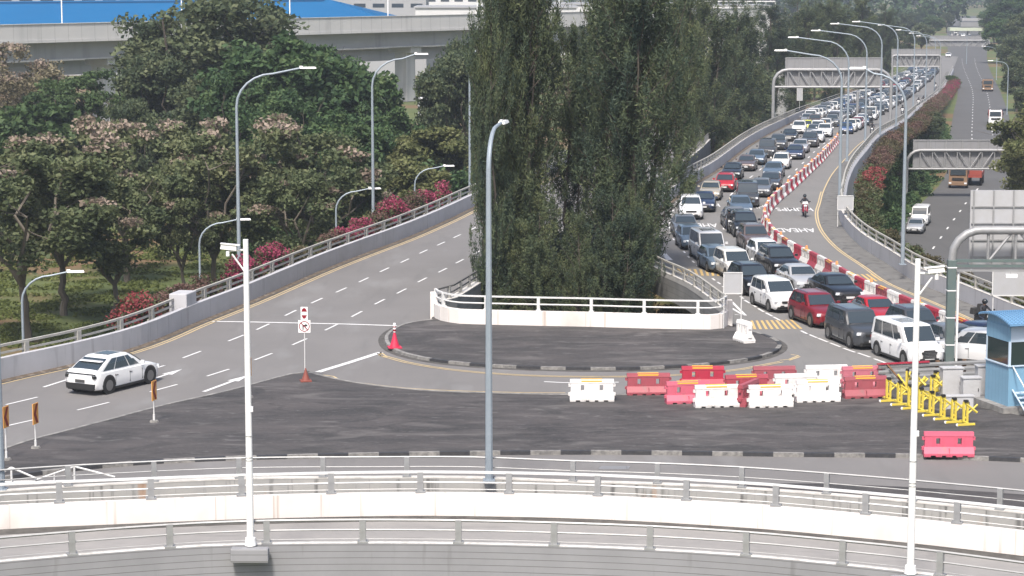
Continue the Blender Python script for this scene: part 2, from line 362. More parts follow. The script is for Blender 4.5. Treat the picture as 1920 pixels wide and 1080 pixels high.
# expressway on the low ground
HL = smooth([P(1560, 560, GZ), P(1620, 500, GZ), P(1687, 425, GZ), P(1721, 388, GZ), P(1773, 330, GZ), P(1779, 266, GZ), P(1788, 211, GZ), P(1795, 168, GZ), P(1779, 118, GZ), P(1776, 71, GZ), P(1774, 30, GZ)], 6)
HR = smooth([p + Vector((15.5, 0, 0)) for p in (P(1560, 560, GZ), P(1687, 425, GZ), P(1721, 388, GZ), P(1762, 330, GZ))] + [P(1905, 266, GZ), P(1890, 211, GZ), P(1874, 168, GZ), P(1852, 118, GZ), P(1848, 71, GZ), P(1830, 30, GZ)], 6)
def strip(name, A, B, m, z=0.0, n=None, cols=5):
    """road sheet between two edge lines"""
    n = n or max(len(A), len(B))
    def rs(L):
        d = [0.0]
        for a, b in zip(L, L[1:]): d.append(d[-1] + (b - a).length)
        o = []; j = 0
        for k in range(n):
            s = d[-1] * k / (n - 1)
            while j < len(d) - 2 and d[j + 1] < s: j += 1
            o.append(L[j].lerp(L[j + 1], min(1, (s - d[j]) / max(1e-6, d[j + 1] - d[j]))))
        return o
    A, B = rs(A), rs(B); v = []
    for a, b in zip(A, B):
        for k in range(cols): v.append(a.lerp(b, k / (cols - 1)) + Vector((0, 0, z)))
    mb = MB(); mb.add(v, [(i * cols + k, i * cols + k + 1, (i + 1) * cols + k + 1, (i + 1) * cols + k) for i in range(n - 1) for k in range(cols - 1)])
    return ST(mb.build(name, m))
strip("expressway", HL, HR, M['hwy'], .03, 60)
# low verge between expressway and ramp, road beside the trees on the left
# near edges of the deck
C3 = smooth([P(u, v, .9) for u, v in [(-180, 940), (-60, 927), (50, 918), (200, 909), (450, 898), (700, 896), (880, 896), (1057, 903), (1200, 907), (1320, 912), (1450, 920), (1640, 935), (1800, 950), (1900, 960), (2000, 971), (2150, 990)]], 1.2)
C3 = [Vector((p.x, p.y, 0)) for p in C3]
C2 = smooth([P(u, v, 0) for u, v in [(-180, 1010), (0, 995), (227, 985), (450, 976), (700, 970), (880, 970), (1124, 976), (1400, 992), (1560, 1006), (1720, 1022), (1920, 1045), (2100, 1068)]], 1.2)
C1 = smooth([P(u, v, .9) for u, v in [(-200, 1080), (-80, 1063), (0, 1054), (150, 1041), (310, 1029), (450, 1022), (640, 1019), (850, 1020), (1020, 1024), (1210, 1031), (1400, 1043), (1560, 1058), (1700, 1073), (1920, 1103), (2100, 1130)]], 1.2)
C1 = [Vector((p.x, p.y, 0)) for p in C1]
# junction deck (flat) + ramps
YL, YR = 150.0, 150.0
l1 = [p for p in L1 if p.y < YL - .3] + [along(L1, YL)]; l2 = [p for p in L2 if p.y < YL - .3] + [along(L2, YL)]; r1 = [p for p in R1 if p.y < YR - .3] + [along(R1, YR)]; r2 = [p for p in R2 if p.y < YR - .3] + [along(R2, YR)]
OUT = 1.5                                           # verge between road edge and the right parapet
r2o = [p for p in offset(r2, -OUT) if p.y < YR - .2] + [along(offset(R2, -OUT), YR)]
DW = smooth([P(812, 597), P(822, 604), P(850, 610), P(880, 612), P(1000, 615), P(1100, 617), P(1200, 620), P(1300, 622), P(1340, 622), P(1358, 619), P(1367, 612)], .8)
deck = [Vector((p.x, p.y + .3, 0)) for p in C3] + r2o + [r1[-1]] + r1[::-1] + [p + Vector((0, .3, 0)) for p in DW[::-1]] + l2 + [l1[-1]] + l1[::-1]
def dedupe(pts, e=.12):
    o = []
    for p in pts:
        if not o or (o[-1] - p).length > e: o.append(p)
    return o
deck = dedupe(deck)
flatpoly("junction_road", deck, M['road'])
def cut(L, y, y2=1e9): return [along(L, y)] + [p for p in L if y < p.y < y2]
strip("ramp_road_left", cut(L1, YL), cut(L2, YL), M['road'])
strip("ramp_road_right", [on(p) for p in cut(R1, YR)], cut([on(p) for p in offset(R2, -OUT)], YR), M['ramp_road'], 0, 130, 7)
# right part of the junction carries the browner ramp surface
rw = [p for p in R1 if p.y <= YR]
flatpoly("ramp_apron", dedupe([p + Vector((0, 0, .006)) for p in ([P(1500, 700), P(1700, 770), P(1990, 830)] + [p for p in r2o if p.y > 100 and p.x < 60] + r1[::-1] + [P(1372, 616), P(1440, 640), P(1480, 660)])]), M['ramp_road'])
# curved ramp roads in the foreground
strip("curved_ramp_road", [p + Vector((0, .2, 0)) for p in C1], [p + Vector((0, .1, 0)) for p in C2], M['curve_road'], 0, 120, 4)

# ------------------------------------------------------------------ islands, kerbs
lower = [P(-140, 905), P(-60, 872), P(5, 846), P(60, 828), P(180, 797), P(300, 765), P(420, 738), P(520, 711), P(560, 702), P(580, 701)]
lower_top = smooth([P(580, 701), P(610, 709), P(660, 720), P(740, 731), P(830, 738), P(960, 742), P(1060, 744), P(1200, 744), P(1330, 741), P(1470, 736), P(1590, 727), P(1640, 722)], 1.2)
lower_right = [P(1700, 742), P(1800, 762), P(1990, 800), P(2150, 830)]
lower_bot = smooth([P(2150, 885), P(1990, 872), P(1920, 867), P(1700, 859), P(1500, 857), P(1200, 853), P(1000, 853), P(800, 855), P(600, 859), P(400, 865), P(250, 873), P(120, 886), P(-20, 905), P(-140, 925)], 1.2)
ll = smooth(lower, 1.2)
up = lambda L, h: [Vector((p.x, p.y, h)) for p in L]
flatpoly("traffic_island", dedupe(up(ll + lower_top[1:] + lower_right + lower_bot, .13)), M['dark'])
upper = smooth([P(808, 603), P(780, 606), P(748, 614), P(726, 627), P(720, 640), P(730, 655), P(760, 668), P(820, 680), P(900, 688), P(1000, 693), P(1100, 695), P(1200, 694), P(1300, 689), P(1380, 681), P(1430, 672), P(1458, 661), P(1466, 650), P(1455, 640), P(1430, 630), P(1395, 620), P(1368, 615)], .8)
flatpoly("traffic_island", dedupe(up(upper + [p + Vector((0, .2, 0)) for p in DW[::-1]], .13)), M['dark'])
def kerb(path, side, seg=None, m=None, w=.22, h=.15):
    mb = MB(); n = len(path)
    if seg:
        s = 0; k = 0; cur = [path[0]]; path = resample(path, .3)
        cur = [path[0]]
        for a, b in zip(path, path[1:]):
            s += (b - a).length; cur.append(b)
            if s >= seg:
                mb.sweep(cur, [(0, -.02), (side * w, -.02), (side * w, h), (0, h)], k % 2); cur = [b]; s = 0; k += 1
        return ST(mb.build("kerb", [M['kerb_black'], M['kerb_white']]))
    mb.sweep(path, [(0, -.02), (side * w, -.02), (side * w, h), (side * w * .25, h), (0, h - .04)]); return ST(mb.build("kerb", m or M['kerb']))
for pth, sd in ((ll, 1), (lower_top, 1), (upper, -1)): ST(MB().sweep(up(pth, 0), [(sd * .02, .004), (sd * .30, .004), (sd * .30, .012), (sd * .02, .022)]).build('gutter_edge', M['black_dirt']))
kerb(up(ll, 0), -1, None); kerb(up(lower_top, 0), -1, None)
kerb(up(lower_bot, 0), -1, 1.0)
kerb(up([p for p in upper[:int(len(upper) * .36)]], 0), 1); kerb(up(upper[int(len(upper) * .36) - 1:], 0), 1, 1.0)
# dark verge inside the near parapet on the right
vg = smooth([P(1380, 906), P(1460, 907), P(1560, 908), P(1700, 914), P(1800, 920), P(1920, 928), P(2100, 945)], 1.5)
flatpoly("verge", dedupe([p + Vector((0, 0, .02)) for p in (vg[::-1] + [q + Vector((0, .3, 0)) for q in C3 if q.x > vg[0].x + .5])]), M['dark'])
# drain grating
dr = MB(); a, b, c, d = P(1120, 880), P(1128, 874), P(1182, 874), P(1178, 880)
g = MB().poly([q + Vector((0, 0, .008)) for q in (a, d, c, b)]).build("drain_grating", M['sign_back']); tag(g, "grey steel drain grating set in the road behind the railing", "drain grating")

# ------------------------------------------------------------------ parapets and railings
def parapet(name, label, path, prof, m, side=1, posts=None, rails=(), post_h=.75, post_step=3.1, post_w=.16, rail_off=.12, base_h=.9, rail_mat='rail_grey', post_mat=None, ledge=None, group=None, post_d=.16, start=0.0, ledge_mat='ledge', face_mats=None, m2=None):
    t = T(name, label, "parapet wall", tuple(path[0]), 0, group); o = path[0].copy()
    loc = [p - o for p in path]
    MB().sweep(loc, prof, mats=face_mats).build("wall", [m, m2] if m2 else m, t)
    if ledge is not None:
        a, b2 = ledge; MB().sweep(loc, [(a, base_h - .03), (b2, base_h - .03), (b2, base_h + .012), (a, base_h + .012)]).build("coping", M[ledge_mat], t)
    rl = [p + Vector((-tang(loc, i).y, tang(loc, i).x, 0)) * rail_off for i, p in enumerate(loc)]
    for h, rr in rails:
        if rr >= .05: MB().sweep(rl, [(-rr, base_h + h - rr * .8), (rr, base_h + h - rr * .8), (rr, base_h + h + rr * .8), (-rr, base_h + h + rr * .8)]).build("rail", M[rail_mat], t)
        else: MB().tube([p + Vector((0, 0, base_h + h)) for p in rl], rr, 5).build("rail", M[rail_mat], t)
    if post_h:
        s = start; nxt = 0; cnt = 0; pm = None
        for i in range(len(rl) - 1):
            dseg = (rl[i + 1] - rl[i]).length
            while nxt <= s + dseg and cnt < 99:
                q = rl[i].lerp(rl[i + 1], max(0, (nxt - s) / dseg)); tg = tang(loc, i); rz = math.atan2(tg.y, tg.x)
                if nxt >= 0:
                    if pm is None:
                        mb = MB(); mb.box((0, 0, post_h / 2), (post_w, post_d, post_h)); mb.box((0, 0, .03), (post_w * 1.7, post_d * 1.6, .06))
                        pm = mb.build("post", M[post_mat or rail_mat], mesh_only=True)
                    po = link("post", pm, t, q + Vector((0, 0, base_h))); po.rotation_euler = (0, 0, rz); cnt += 1
                nxt += post_step
            s += dseg
    return t
# near grey wall of the lowest curved ramp (we look down on its outer face)
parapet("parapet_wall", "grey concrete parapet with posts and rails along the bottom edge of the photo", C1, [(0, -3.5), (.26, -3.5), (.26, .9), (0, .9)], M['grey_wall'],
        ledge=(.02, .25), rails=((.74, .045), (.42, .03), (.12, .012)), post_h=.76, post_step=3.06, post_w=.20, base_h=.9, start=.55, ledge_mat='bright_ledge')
MB().sweep(C1, [(-.03, -2.2), (-.6, -2.2), (-.6, -3.4), (-.03, -3.4)]).build("deck_edge", M['grey_wall'])["kind"] = "structure"
# bright white wall
parapet("parapet_wall", "bright white painted parapet with twin rails curving across the foreground", C2, [(0, -1.5), (.22, -1.5), (.22, .86), (0, .86)], M['white_wall'],
        rails=((.73, .05), (.36, .035), (.12, .015)), post_h=.72, post_step=3.12, post_w=.21, base_h=.86, rail_mat='rail_white', post_mat='rail_grey', start=1.0)
ST(MB().sweep(C2, [(-.62, .005), (-.02, .005), (-.02, .05), (-.45, .02)]).build("gutter_edge", M['black_dirt']))
# stained parapet behind it
parapet("parapet_wall", "stained pale parapet with grey posts just behind the white foreground wall", C3, [(0, -1.5), (.3, -1.5), (.3, .9), (0, .9)], M['stain_wall'],
        ledge=(-.01, .31), rails=((.74, .035), (.38, .02)), post_h=.74, post_step=3.02, post_w=.18, base_h=.9, start=.3)
# left ramp, far side (white wall facing us, beige rails on its outer edge)
l1v = [p for p in L1 if p.y < 230]
parapet("parapet_wall", "long white wall with beige top rail beside the nearly empty left ramp", l1v, [(0, -1.6), (0, 1.05), (.22, 1.07), (.24, .80), (.95, .80), (.95, -1.6)], M['wall'],
        rails=((.66, .07), (.30, .055)), post_h=.62, post_step=3.9, post_w=.30, post_d=.2, rail_off=.82, base_h=.80, rail_mat='rail_beige', start=.5)
pp = P(362, 608); pt = tang(l1v, 60); q = along(L1, pp.y)
pb = MB(); pb.box((0, 0, 0), (1.6, 1.0, 3.2)); po = pb.build("wall_pillar", M['wall'], bev=.05); po.location = (q.x - .55, q.y + .1, .15); po.rotation_euler = (0, 0, math.atan2(tang(L1, 40).y, tang(L1, 40).x))
tag(po, "pale concrete pillar breaking the railing halfway along the left ramp wall", "wall pillar")
# left ramp, tree side
parapet("parapet_wall", "mossy grey parapet with brown rails between the left ramp and the tall dark trees", L2, [(0, -1.3), (0, .9), (-.45, .9), (-.45, -1.3)], M['old_wall'],
        ledge=(-.47, .02), rails=((.66, .055), (.32, .045)), post_h=.66, post_step=2.3, post_w=.16, rail_off=-.2, base_h=.9, rail_mat='rail_dark', post_mat='rail_beige', start=.8)
# curved white wall joining the two ramps
parapet("parapet_wall", "curved white wall with twin white rails in front of the tall dark trees", DW, [(0, -1.2), (.3, -1.2), (.3, .9), (0, .9)], M['white_wall'],
        rails=((.74, .05), (.36, .045)), post_h=.74, post_step=2.85, post_w=.16, rail_off=.15, base_h=.9, rail_mat='rail_white', start=1.2)
for (u, v), lab in (((814, 598), "white end pillar of the curved wall beside the left ramp"), ((1366, 614), "white end pillar of the curved wall beside the car queue")):
    q = P(u, v); pb = MB().box((0, 0, .72), (.42, .42, 1.50)); o = pb.build("wall_pillar", M['white_wall'], bev=.03, loc=(q.x, q.y + .2, 0)); tag(o, lab, "wall pillar")
# right ramp, tree side
r1v = [p for p in R1 if p.y < 760]
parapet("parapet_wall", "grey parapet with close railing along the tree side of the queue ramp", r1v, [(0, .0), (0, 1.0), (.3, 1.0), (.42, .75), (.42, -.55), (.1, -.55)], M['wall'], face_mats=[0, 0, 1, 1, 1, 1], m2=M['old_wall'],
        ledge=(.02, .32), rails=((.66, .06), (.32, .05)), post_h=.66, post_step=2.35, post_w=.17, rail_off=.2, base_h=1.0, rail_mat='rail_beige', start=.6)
# (further posts past the first hundred would not show apart)
# right ramp, expressway side: verge, wall, rails
r2v = [on(p) for p in offset([p for p in R2 if p.y < 640], -OUT)]
parapet("parapet_wall", "grey wall with beige railing between the motorcycle lane and the expressway", r2v, [(0, 0), (0, 1.05), (-.28, 1.05), (-.5, .8), (-.5, -2.3), (0, -2.3)], M['wall'],
        ledge=(-.30, .0), rails=((.62, .06), (.30, .05)), post_h=.64, post_step=2.9, post_w=.2, rail_off=-.2, base_h=1.05, rail_mat='rail_beige', start=1.1)
# gutters with dirt and leaves at the foot of the walls
ST(MB().sweep(l1v, [(0, .004), (-.34, .004), (-.34, .016), (0, .05)]).build("gutter_edge", M['dirt'])); ST(MB().sweep(l1v, [(-.345, .003), (-.50, .003), (-.50, .009), (-.345, .012)]).build("gutter_edge", M['black_dirt']))
ST(MB().sweep([on(p) for p in r2v], [(.02, .004), (1.35, .004), (1.35, .1), (1.2, .12), (.02, .10)]).build("gutter_edge", M['verge']))
ST(MB().sweep([on(p) for p in r2v], [(.9, .125), (1.5, .012), (1.56, .012), (1.3, .135)]).build("gutter_edge", M['verge']))
ST(MB().sweep([on(p) for p in r1v], [(-.02, .004), (-.4, .004), (-.4, .02), (-.02, .03)]).build("gutter_edge", M['dirt']))
# slabs under the ramps
ST(MB().sweep([p for p in r1v], [(-.3, -.3), (-.9, -.6), (-2.5, -1.5), (-10, -1.8), (-10, -.3)]).build("ramp_deck", M['old_wall']))
def piers(path, off, y0, y1, step):
    y = y0
    while y < y1:
        p = along(path, y); h = zr(y) - 1.8 - GZ
        if h > 1: ST(MB().box((p.x + off, y, GZ + h / 2), (1.6, 1.6, h)).build("ramp_pier", M['viaduct']))
        y += step
piers(R1, 5.5, 140, 340, 28); piers(L2, -5.5, 142, 260, 28)
bank = MB().sweep([p for p in l1v if p.y > 90], [(.9, -1.3), (.9, -6), (2.5, -9.3), (-.2, -9.3), (-.2, -1.3)]); ST(bank.build("ramp_flank", M['old_wall']))

# ------------------------------------------------------------------ road markings
mk = MB()
def bar(p, d, L, w, mb=mk, h=.013):
    n = Vector((-d.y, d.x, 0)); a = p - d * L / 2; b = p + d * L / 2
    mb.add([on(a - n * w / 2, h), on(b - n * w / 2, h), on(b + n * w / 2, h), on(a + n * w / 2, h)], [(0, 1, 2, 3)])
def dashes(px, L=2.1, w=.13, f=P):
    pts = [f(u, v) for u, v in px]
    for i, p in enumerate(pts):
        d = (pts[min(i + 1, len(pts) - 1)] - pts[max(0, i - 1)]); d.z = 0; bar(p, d.normalized(), L, w)
def solid(path, w, mb=mk, off=0.0, h=.013, side=1):
    q = offset(path, off); v = []
    a, b = offset(q, w / 2), offset(q, -w / 2)
    for x, y in zip(a, b): v += [on(x, h), on(y, h)]
    mb.add(v, [(2 * i, 2 * i + 1, 2 * i + 3, 2 * i + 2) for i in range(len(q) - 1)])
dashes([(41, 752), (166, 722), (287, 692), (360, 665), (443, 634), (493, 613), (545, 587), (594, 564), (640, 544), (682, 525), (721, 506), (759, 489), (794, 472), (827, 457), (857, 443), (887, 429), (912, 417)])
dashes([(30, 795), (175, 762), (307, 728), (409, 699), (494, 669), (562, 641), (621, 614), (669, 589), (712, 566), (753, 546), (792, 525), (830, 507), (862, 490), (894, 474), (922, 459)])
solid([P(398, 603), P(470, 604), P(560, 606), P(650, 608), P(744, 611)], .26)
solid([P(596, 698), P(655, 680), P(714, 661)], .34)
def arrow(p, d, L=4.2, w=.16, hw=.55):
    n = Vector((-d.y, d.x, 0)); a = p - d * L / 2; e = p + d * L / 2; nk = p + d * (L * .14)
    bar((a + nk) / 2, d, (nk - a).length, w)
    mk.add([on(nk - n * hw / 2, .013), on(e, .013), on(nk + n * hw / 2, .013)], [(0, 1, 2)])
dl1 = (P(380, 668) - P(240, 715)); dl1.z = 0; dl1.normalize()
arrow(P(302, 706), dl1); arrow(P(425, 719), dl1, 4.6, .2, .6); arrow(P(120, 714), dl1, 3.6)
# right ramp lane lines
dashes([(1262, 395), (1258, 402), (1256, 410), (1255, 418), (1255, 427), (1257, 437), (1263, 449), (1269, 456), (1275, 464), (1283, 473), (1291, 482), (1300, 491), (1309, 499), (1338, 524), (1348, 531), (1358, 539), (1380, 550), (1391, 558)], 1.0, .13)
dashes([(1401, 566), (1413, 573), (1427, 582), (1442, 590), (1457, 598), (1509, 624), (1523, 630), (1543, 638), (1566, 647), (1592, 657), (1620, 666), (1650, 677)], 1.35, .14)
dashes([(1357, 402), (1356, 415), (1357, 429), (1366, 470), (1384, 489)], 1.1, .13, PR)
rv = [p for p in R2 if 120 < p.y < 600]
for i in range(9):
    t = .55
for k, y in enumerate(range(196, 640, 9)):
    a, b = along(R1, y), along(R2, y)
    for fr in (.36, .66):
        p = a.lerp(b, fr); q = along(R1, y + 2).lerp(along(R2, y + 2), fr); d = q - p; d.z = 0; bar(p, d.normalized(), 2.6, .14)
bl = [p for p in R2 if 255 < p.y < 640]
solid([on(along(R1, p.y).lerp(p, .70)) for p in bl], .14)
# expressway lane lines and edge
for k in range(60):
    y = 205 + k * 9
    a, b = along(HL, y), along(HR, y)
    for fr in (.35, .68): mkp = a.lerp(b, fr); d = (along(HL, y + 3) - along(HL, y)).normalized(); n = Vector((-d.y, d.x, 0)); q0, q1 = mkp - d * 1.1, mkp + d * 1.1; mk.add([q0 - n * .09 + Vector((0, 0, .045)), q1 - n * .09 + Vector((0, 0, .045)), q1 + n * .09 + Vector((0, 0, .045)), q0 + n * .09 + Vector((0, 0, .045))], [(0, 1, 2, 3)])
ST(mk.build("road_markings", M['line']))
yk = MB()
l1m = [p for p in L1 if p.y < 230]
solid(l1m, .1, yk, -.62); solid([p for p in l1m if p.y > 112], .1, yk, -.86)
kl = [P(u, v) for u, v in [(715, 662), (724, 668), (734, 670), (760, 678), (820, 689), (900, 698), (1000, 704), (1100, 706), (1200, 705), (1300, 701), (1380, 693), (1430, 684), (1462, 678)]]
kl = smooth(kl, 1); solid(kl, .09, yk); solid(kl, .09, yk, -.22)
for px in ([(714, 661), (712, 667), (726, 670)], [(1462, 676), (1480, 674), (1497, 667), (1483, 665)], [(1480, 676), (1500, 669)], [(604, 703), (625, 706), (632, 710)]):
    solid([P(u, v) for u, v in px], .1, yk)
k2 = smooth([P(u, v) for u, v in [(640, 713), (740, 726), (830, 732), (960, 736), (1060, 737)]], 1); solid(k2, .09, yk)
solid([p for p in R2 if 112 < p.y < 330], .1, yk, .12); solid([p for p in R2 if 112 < p.y < 200], .09, yk, .3)
ST(yk.build("road_markings", M['yline']))
solidw = MB(); solid(smooth([P(1020, 716), P(1070, 718), P(1160, 717)], 1), .16, solidw); solid([P(1372, 566), P(1398, 592), P(1378, 590)], .16, solidw); solid([P(1372, 578), P(1392, 590)], .16, solidw)
solid([P(1244, 476), P(1250, 482), P(1256, 488)], .4, solidw)
ST(solidw.build("road_markings", M['line']))
hk = MB()
def hatch(a, b, c, d, n):
    """diagonal bars filling the quad a-b (far edge) d-c (near edge)"""
    A, B, Cc, D = (P(*q) for q in (a, b, c, d))
    for i in range(n):
        t0, t1 = i / n, (i + .48) / n; s0, s1 = t0 - .09, t1 - .09
        hk.add([on(D.lerp(Cc, max(0, s0)), .02), on(D.lerp(Cc, max(0, s1)), .02), on(A.lerp(B, t1), .02), on(A.lerp(B, t0), .02)], [(0, 1, 2, 3)])
hatch((1268, 504), (1365, 508), (1372, 518), (1284, 517), 9)
hatch((1568, 516), (1640, 514), (1668, 527), (1590, 530), 8)
hatch((1398, 602), (1490, 600), (1520, 617), (1412, 618), 10)
ST(hk.build("road_markings", M['hatch']))
# words painted for drivers coming towards us
def word(txt, c, width, length, h=.016):
    cu = bpy.data.curves.new("word", 'FONT'); cu.body = txt; cu.resolution_u = 2; cu.offset = .012
    ob = bpy.data.objects.new("word", cu); COL.objects.link(ob); dg = bpy.context.evaluated_depsgraph_get(); dg.update()
    me = bpy.data.meshes.new_from_object(ob.evaluated_get(dg)); bpy.data.objects.remove(ob); bpy.data.curves.remove(cu)
    co = np.array([v.co for v in me.vertices]); lo, hi = co.min(0), co.max(0); cx, cy = (lo[:2] + hi[:2]) / 2
    d = (along(R2, c.y + 3) - along(R2, c.y - 3)); d.z = 0; d = Vector((.02, 1, 0)).normalized() if c.y > 0 else d
    n = Vector((d.y, -d.x, 0))
    for v in me.vertices:
        a = -(v.co.x - cx) / (hi[0] - lo[0]) * width; b = -(v.co.y - cy) / (hi[1] - lo[1]) * length
        p = c + n * a + d * b; v.co = on(p, h)
    me.materials.append(M['line']); o = link("road_markings", me); ST(o)
for (u1, v1, u2, v2, wd) in ((1489, 393, 1492, 432, 2.9), (1318, 385, 1312, 423, 2.7), (1402, 388, 1402, 427, 2.7)):
    word("HUMPS", PR(u1, v1), wd, 2.6); word("AHEAD", PR(u2, v2), wd, 2.6)

# ------------------------------------------------------------------ vehicles
M['paint'] = mat("car_paint", (1, 1, 1), .28, .15, coat=.6, obj_col=True)
M['glass_car'] = mat("car_window_glass", (.030, .042, .052), .06, coat=.5)
M['tyre'] = mat("tyre_rubber", g3(.018), .85); M['rim'] = mat("alloy_rim", g3(.22), .35, .7)
M['trim'] = mat("black_trim", g3(.02), .5); M['chrome'] = mat("chrome_trim", g3(.6), .2, .9)
M['headlight'] = mat("headlight_glass", g3(.72, (.97, 1, 1.03)), .12, coat=.5); M['taillight'] = mat("tail_light_red", (.35, .01, .012), .25)
M['plate'] = mat("number_plate", g3(.55), .5); M['plate_black'] = mat("black_number_plate", g3(.06), .5)
SPECS = {
 # L, w, hood z, belt z, roof z, windscreen base, windscreen top, roof rear, rear base, roof half width, tail z
 'saloon': dict(L=4.65, w=.91, hood=.90, belt=.98, roof=1.45, xf0=.88, xf1=.12, xr1=-1.0, xr0=-1.80, wt=.60, tail=1.02, wr=.33),
 'luxury saloon': dict(L=5.1, w=.94, hood=.96, belt=1.02, roof=1.49, xf0=.98, xf1=.2, xr1=-1.15, xr0=-1.95, wt=.62, tail=1.05, wr=.35),
 'hatchback': dict(L=4.05, w=.88, hood=.92, belt=.98, roof=1.52, xf0=1.02, xf1=.22, xr1=-1.45, xr0=-1.85, wt=.60, tail=1.05, wr=.32),
 'suv': dict(L=4.55, w=.93, hood=1.04, belt=1.10, roof=1.68, xf0=.92, xf1=.16, xr1=-1.65, xr0=-2.08, wt=.64, tail=1.12, wr=.37),
 'boxy suv': dict(L=4.75, w=.95, hood=1.12, belt=1.16, roof=1.82, xf0=.98, xf1=.38, xr1=-1.95, xr0=-2.25, wt=.70, tail=1.18, wr=.39),
 'people carrier': dict(L=4.95, w=.925, hood=1.08, belt=1.12, roof=1.92, xf0=1.62, xf1=.85, xr1=-2.15, xr0=-2.38, wt=.72, tail=1.14, wr=.35),
 'compact people carrier': dict(L=4.5, w=.88, hood=1.0, belt=1.06, roof=1.70, xf0=1.18, xf1=.34, xr1=-1.75, xr0=-2.12, wt=.66, tail=1.10, wr=.33),
 'fastback': dict(L=4.75, w=.96, hood=1.0, belt=1.06, roof=1.65, xf0=1.20, xf1=.25, xr1=-1.05, xr0=-2.16, wt=.66, tail=1.16, wr=.40),
 'van': dict(L=4.9, w=.95, hood=1.15, belt=1.18, roof=2.05, xf0=1.95, xf1=1.25, xr1=-2.28, xr0=-2.4, wt=.78, tail=1.2, wr=.34),
}
def car_parts(kind):
    S = SPECS[kind]; L, w, H = S['L'], S['w'], S['L'] / 2
    parts = []
    hz, bz, tz, xf0, xr0 = S['hood'], S['belt'], S['tail'], S['xf0'], S['xr0']
    st = [(H, .60, .36, hz - .32), (H - .05, .78, .26, hz - .20), (H - .2, .93, .2, hz - .12), (H - .5, .985, .19, hz - .05), ((H + xf0) / 2 - .05, 1, .19, hz), (xf0, 1, .19, bz - .01), (.2, 1, .18, bz), (-.9, 1, .18, bz + .01),
          (xr0 + .25, 1, .2, bz + .02), (max(-H + .28, xr0 - .12), .975, .22, tz), (-H + .12, .92, .24, tz - .05), (-H + .03, .82, .3, tz - .16), (-H, .66, .38, tz - .34)]
    st = sorted({round(a[0], 3): a for a in st}.values(), key=lambda a: -a[0])
    b = MB(); ring = []
    for x, k, zb, zt in st:
        ww = w * k; h = zt - zb
        half = [(0, zb), (ww * .82, zb), (ww * .955, zb + .07), (ww, zb + h * .34), (ww * 1.0, zb + h * .6), (ww * .955, zt - h * .10), (ww * .86, zt - .012), (ww * .5, zt + .012), (0, zt + .02)]
        full = half + [(-a, c) for a, c in half[-2:0:-1]]; ring.append([(a, -x, c) for a, c in full])
    n = len(ring[0]); vs = [p for r in ring for p in r]
    fs = [(i * n + k, i * n + (k + 1) % n, (i + 1) * n + (k + 1) % n, (i + 1) * n + k) for i in range(len(ring) - 1) for k in range(n)]
    b.add(vs, fs); b.add(ring[0], [tuple(range(n))]); b.add(ring[-1], [tuple(range(n))[::-1]])
    # cabin
    wb = w * .90; wt = S['wt'] * 1.02; rz = S['roof']; z0 = bz - .05
    rows = []
    lay = [(0, xf0 + .03, xr0 - .03, wb, z0), (1, xf0 * .5 + S['xf1'] * .5, (xr0 + S['xr1']) / 2, (wb + wt) / 2 + .025, (bz + rz) / 2), (2, S['xf1'] + .10, S['xr1'] - .06, wt + .045, rz - .07), (3, S['xf1'], S['xr1'], wt * .93, rz - .012), (4, S['xf1'] - .35, S['xr1'] + .35, wt * .5, rz + .012)]
    for _, xf, xr, ww, z in lay:
        xm1, xm2 = xf * .67 + xr * .33, xf * .33 + xr * .67
        rows.append([(ww * .72, -xf - .05, z), (ww, -xf + .06, z), (ww * 1.01, -xm1, z), (ww * 1.01, -xm2, z), (ww, -xr - .06, z), (ww * .72, -xr + .03, z), (-ww * .72, -xr + .03, z), (-ww, -xr - .06, z), (-ww * 1.01, -xm2, z), (-ww * 1.01, -xm1, z), (-ww, -xf + .06, z), (-ww * .72, -xf - .05, z)])
    n = 12; vs = [p for r in rows for p in r]
    b.add(vs, [(i * n + k, i * n + (k + 1) % n, (i + 1) * n + (k + 1) % n, (i + 1) * n + k) for i in range(4) for k in range(n)]); b.add(rows[-1], [tuple(range(n))])
    # arches and sills in black trim (second slot)
    xw1, xw2 = H - .88, -H + .88
    if kind in ('people carrier', 'van'): xw1 = H - .95; xw2 = -H + 1.0
    for sx in (1, -1):
        for x in (xw1, xw2): b.disc((sx * (w - .005), -x, S['wr'] + .03), S['wr'] + .055, (1, 0, 0), 18, 1, .03)
        b.box((sx * (w - .035), -(xw1 + xw2) / 2, .235), (.09, xw1 - xw2 - .7, .10), mi=1)
    for sx in (1, -1):
        for x in (xf0 - .28, .02, -1.02): b.box((sx * (w - .006), -x, .60), (.022, .018, .50), mi=1)
        for x in (.12, -.90): b.box((sx * (w - .002), -(x - .02), .80), (.03, .16, .03), mi=1)
    b.box((0, -(H - .1), .30), (w * 1.5, .2, .16), mi=1, top=(.95, 1)); b.box((0, H - .1, .33), (w * 1.5, .19, .18), mi=1)
    parts.append(('body', b, ['paint', 'trim'], None, True))
    def panel(rA, rB, i0, i1, u0, u1, v0, v1, e=.012):
        """glass patch on the cabin between rows rA and rB, columns i0..i1"""
        m = MB(); A, B = rows[rA], rows[rB]; q = []
        a0, a1, b0, b1 = (Vector(A[i0]), Vector(A[i1]), Vector(B[i0]), Vector(B[i1]))
        pt = lambda u, v: a0.lerp(a1, u).lerp(b0.lerp(b1, u), v)
        nn = (a1 - a0).cross(b0 - a0).normalized(); cc = (a0 + a1 + b0 + b1) / 4
        if nn.dot(Vector((cc.x, cc.y, 0)) - Vector((0, -(xf0 + xr0) / 2, 0))) < 0: nn = -nn
        return [pt(u, v) + nn * e for u, v in ((u0, v0), (u1, v0), (u1, v1), (u0, v1))]
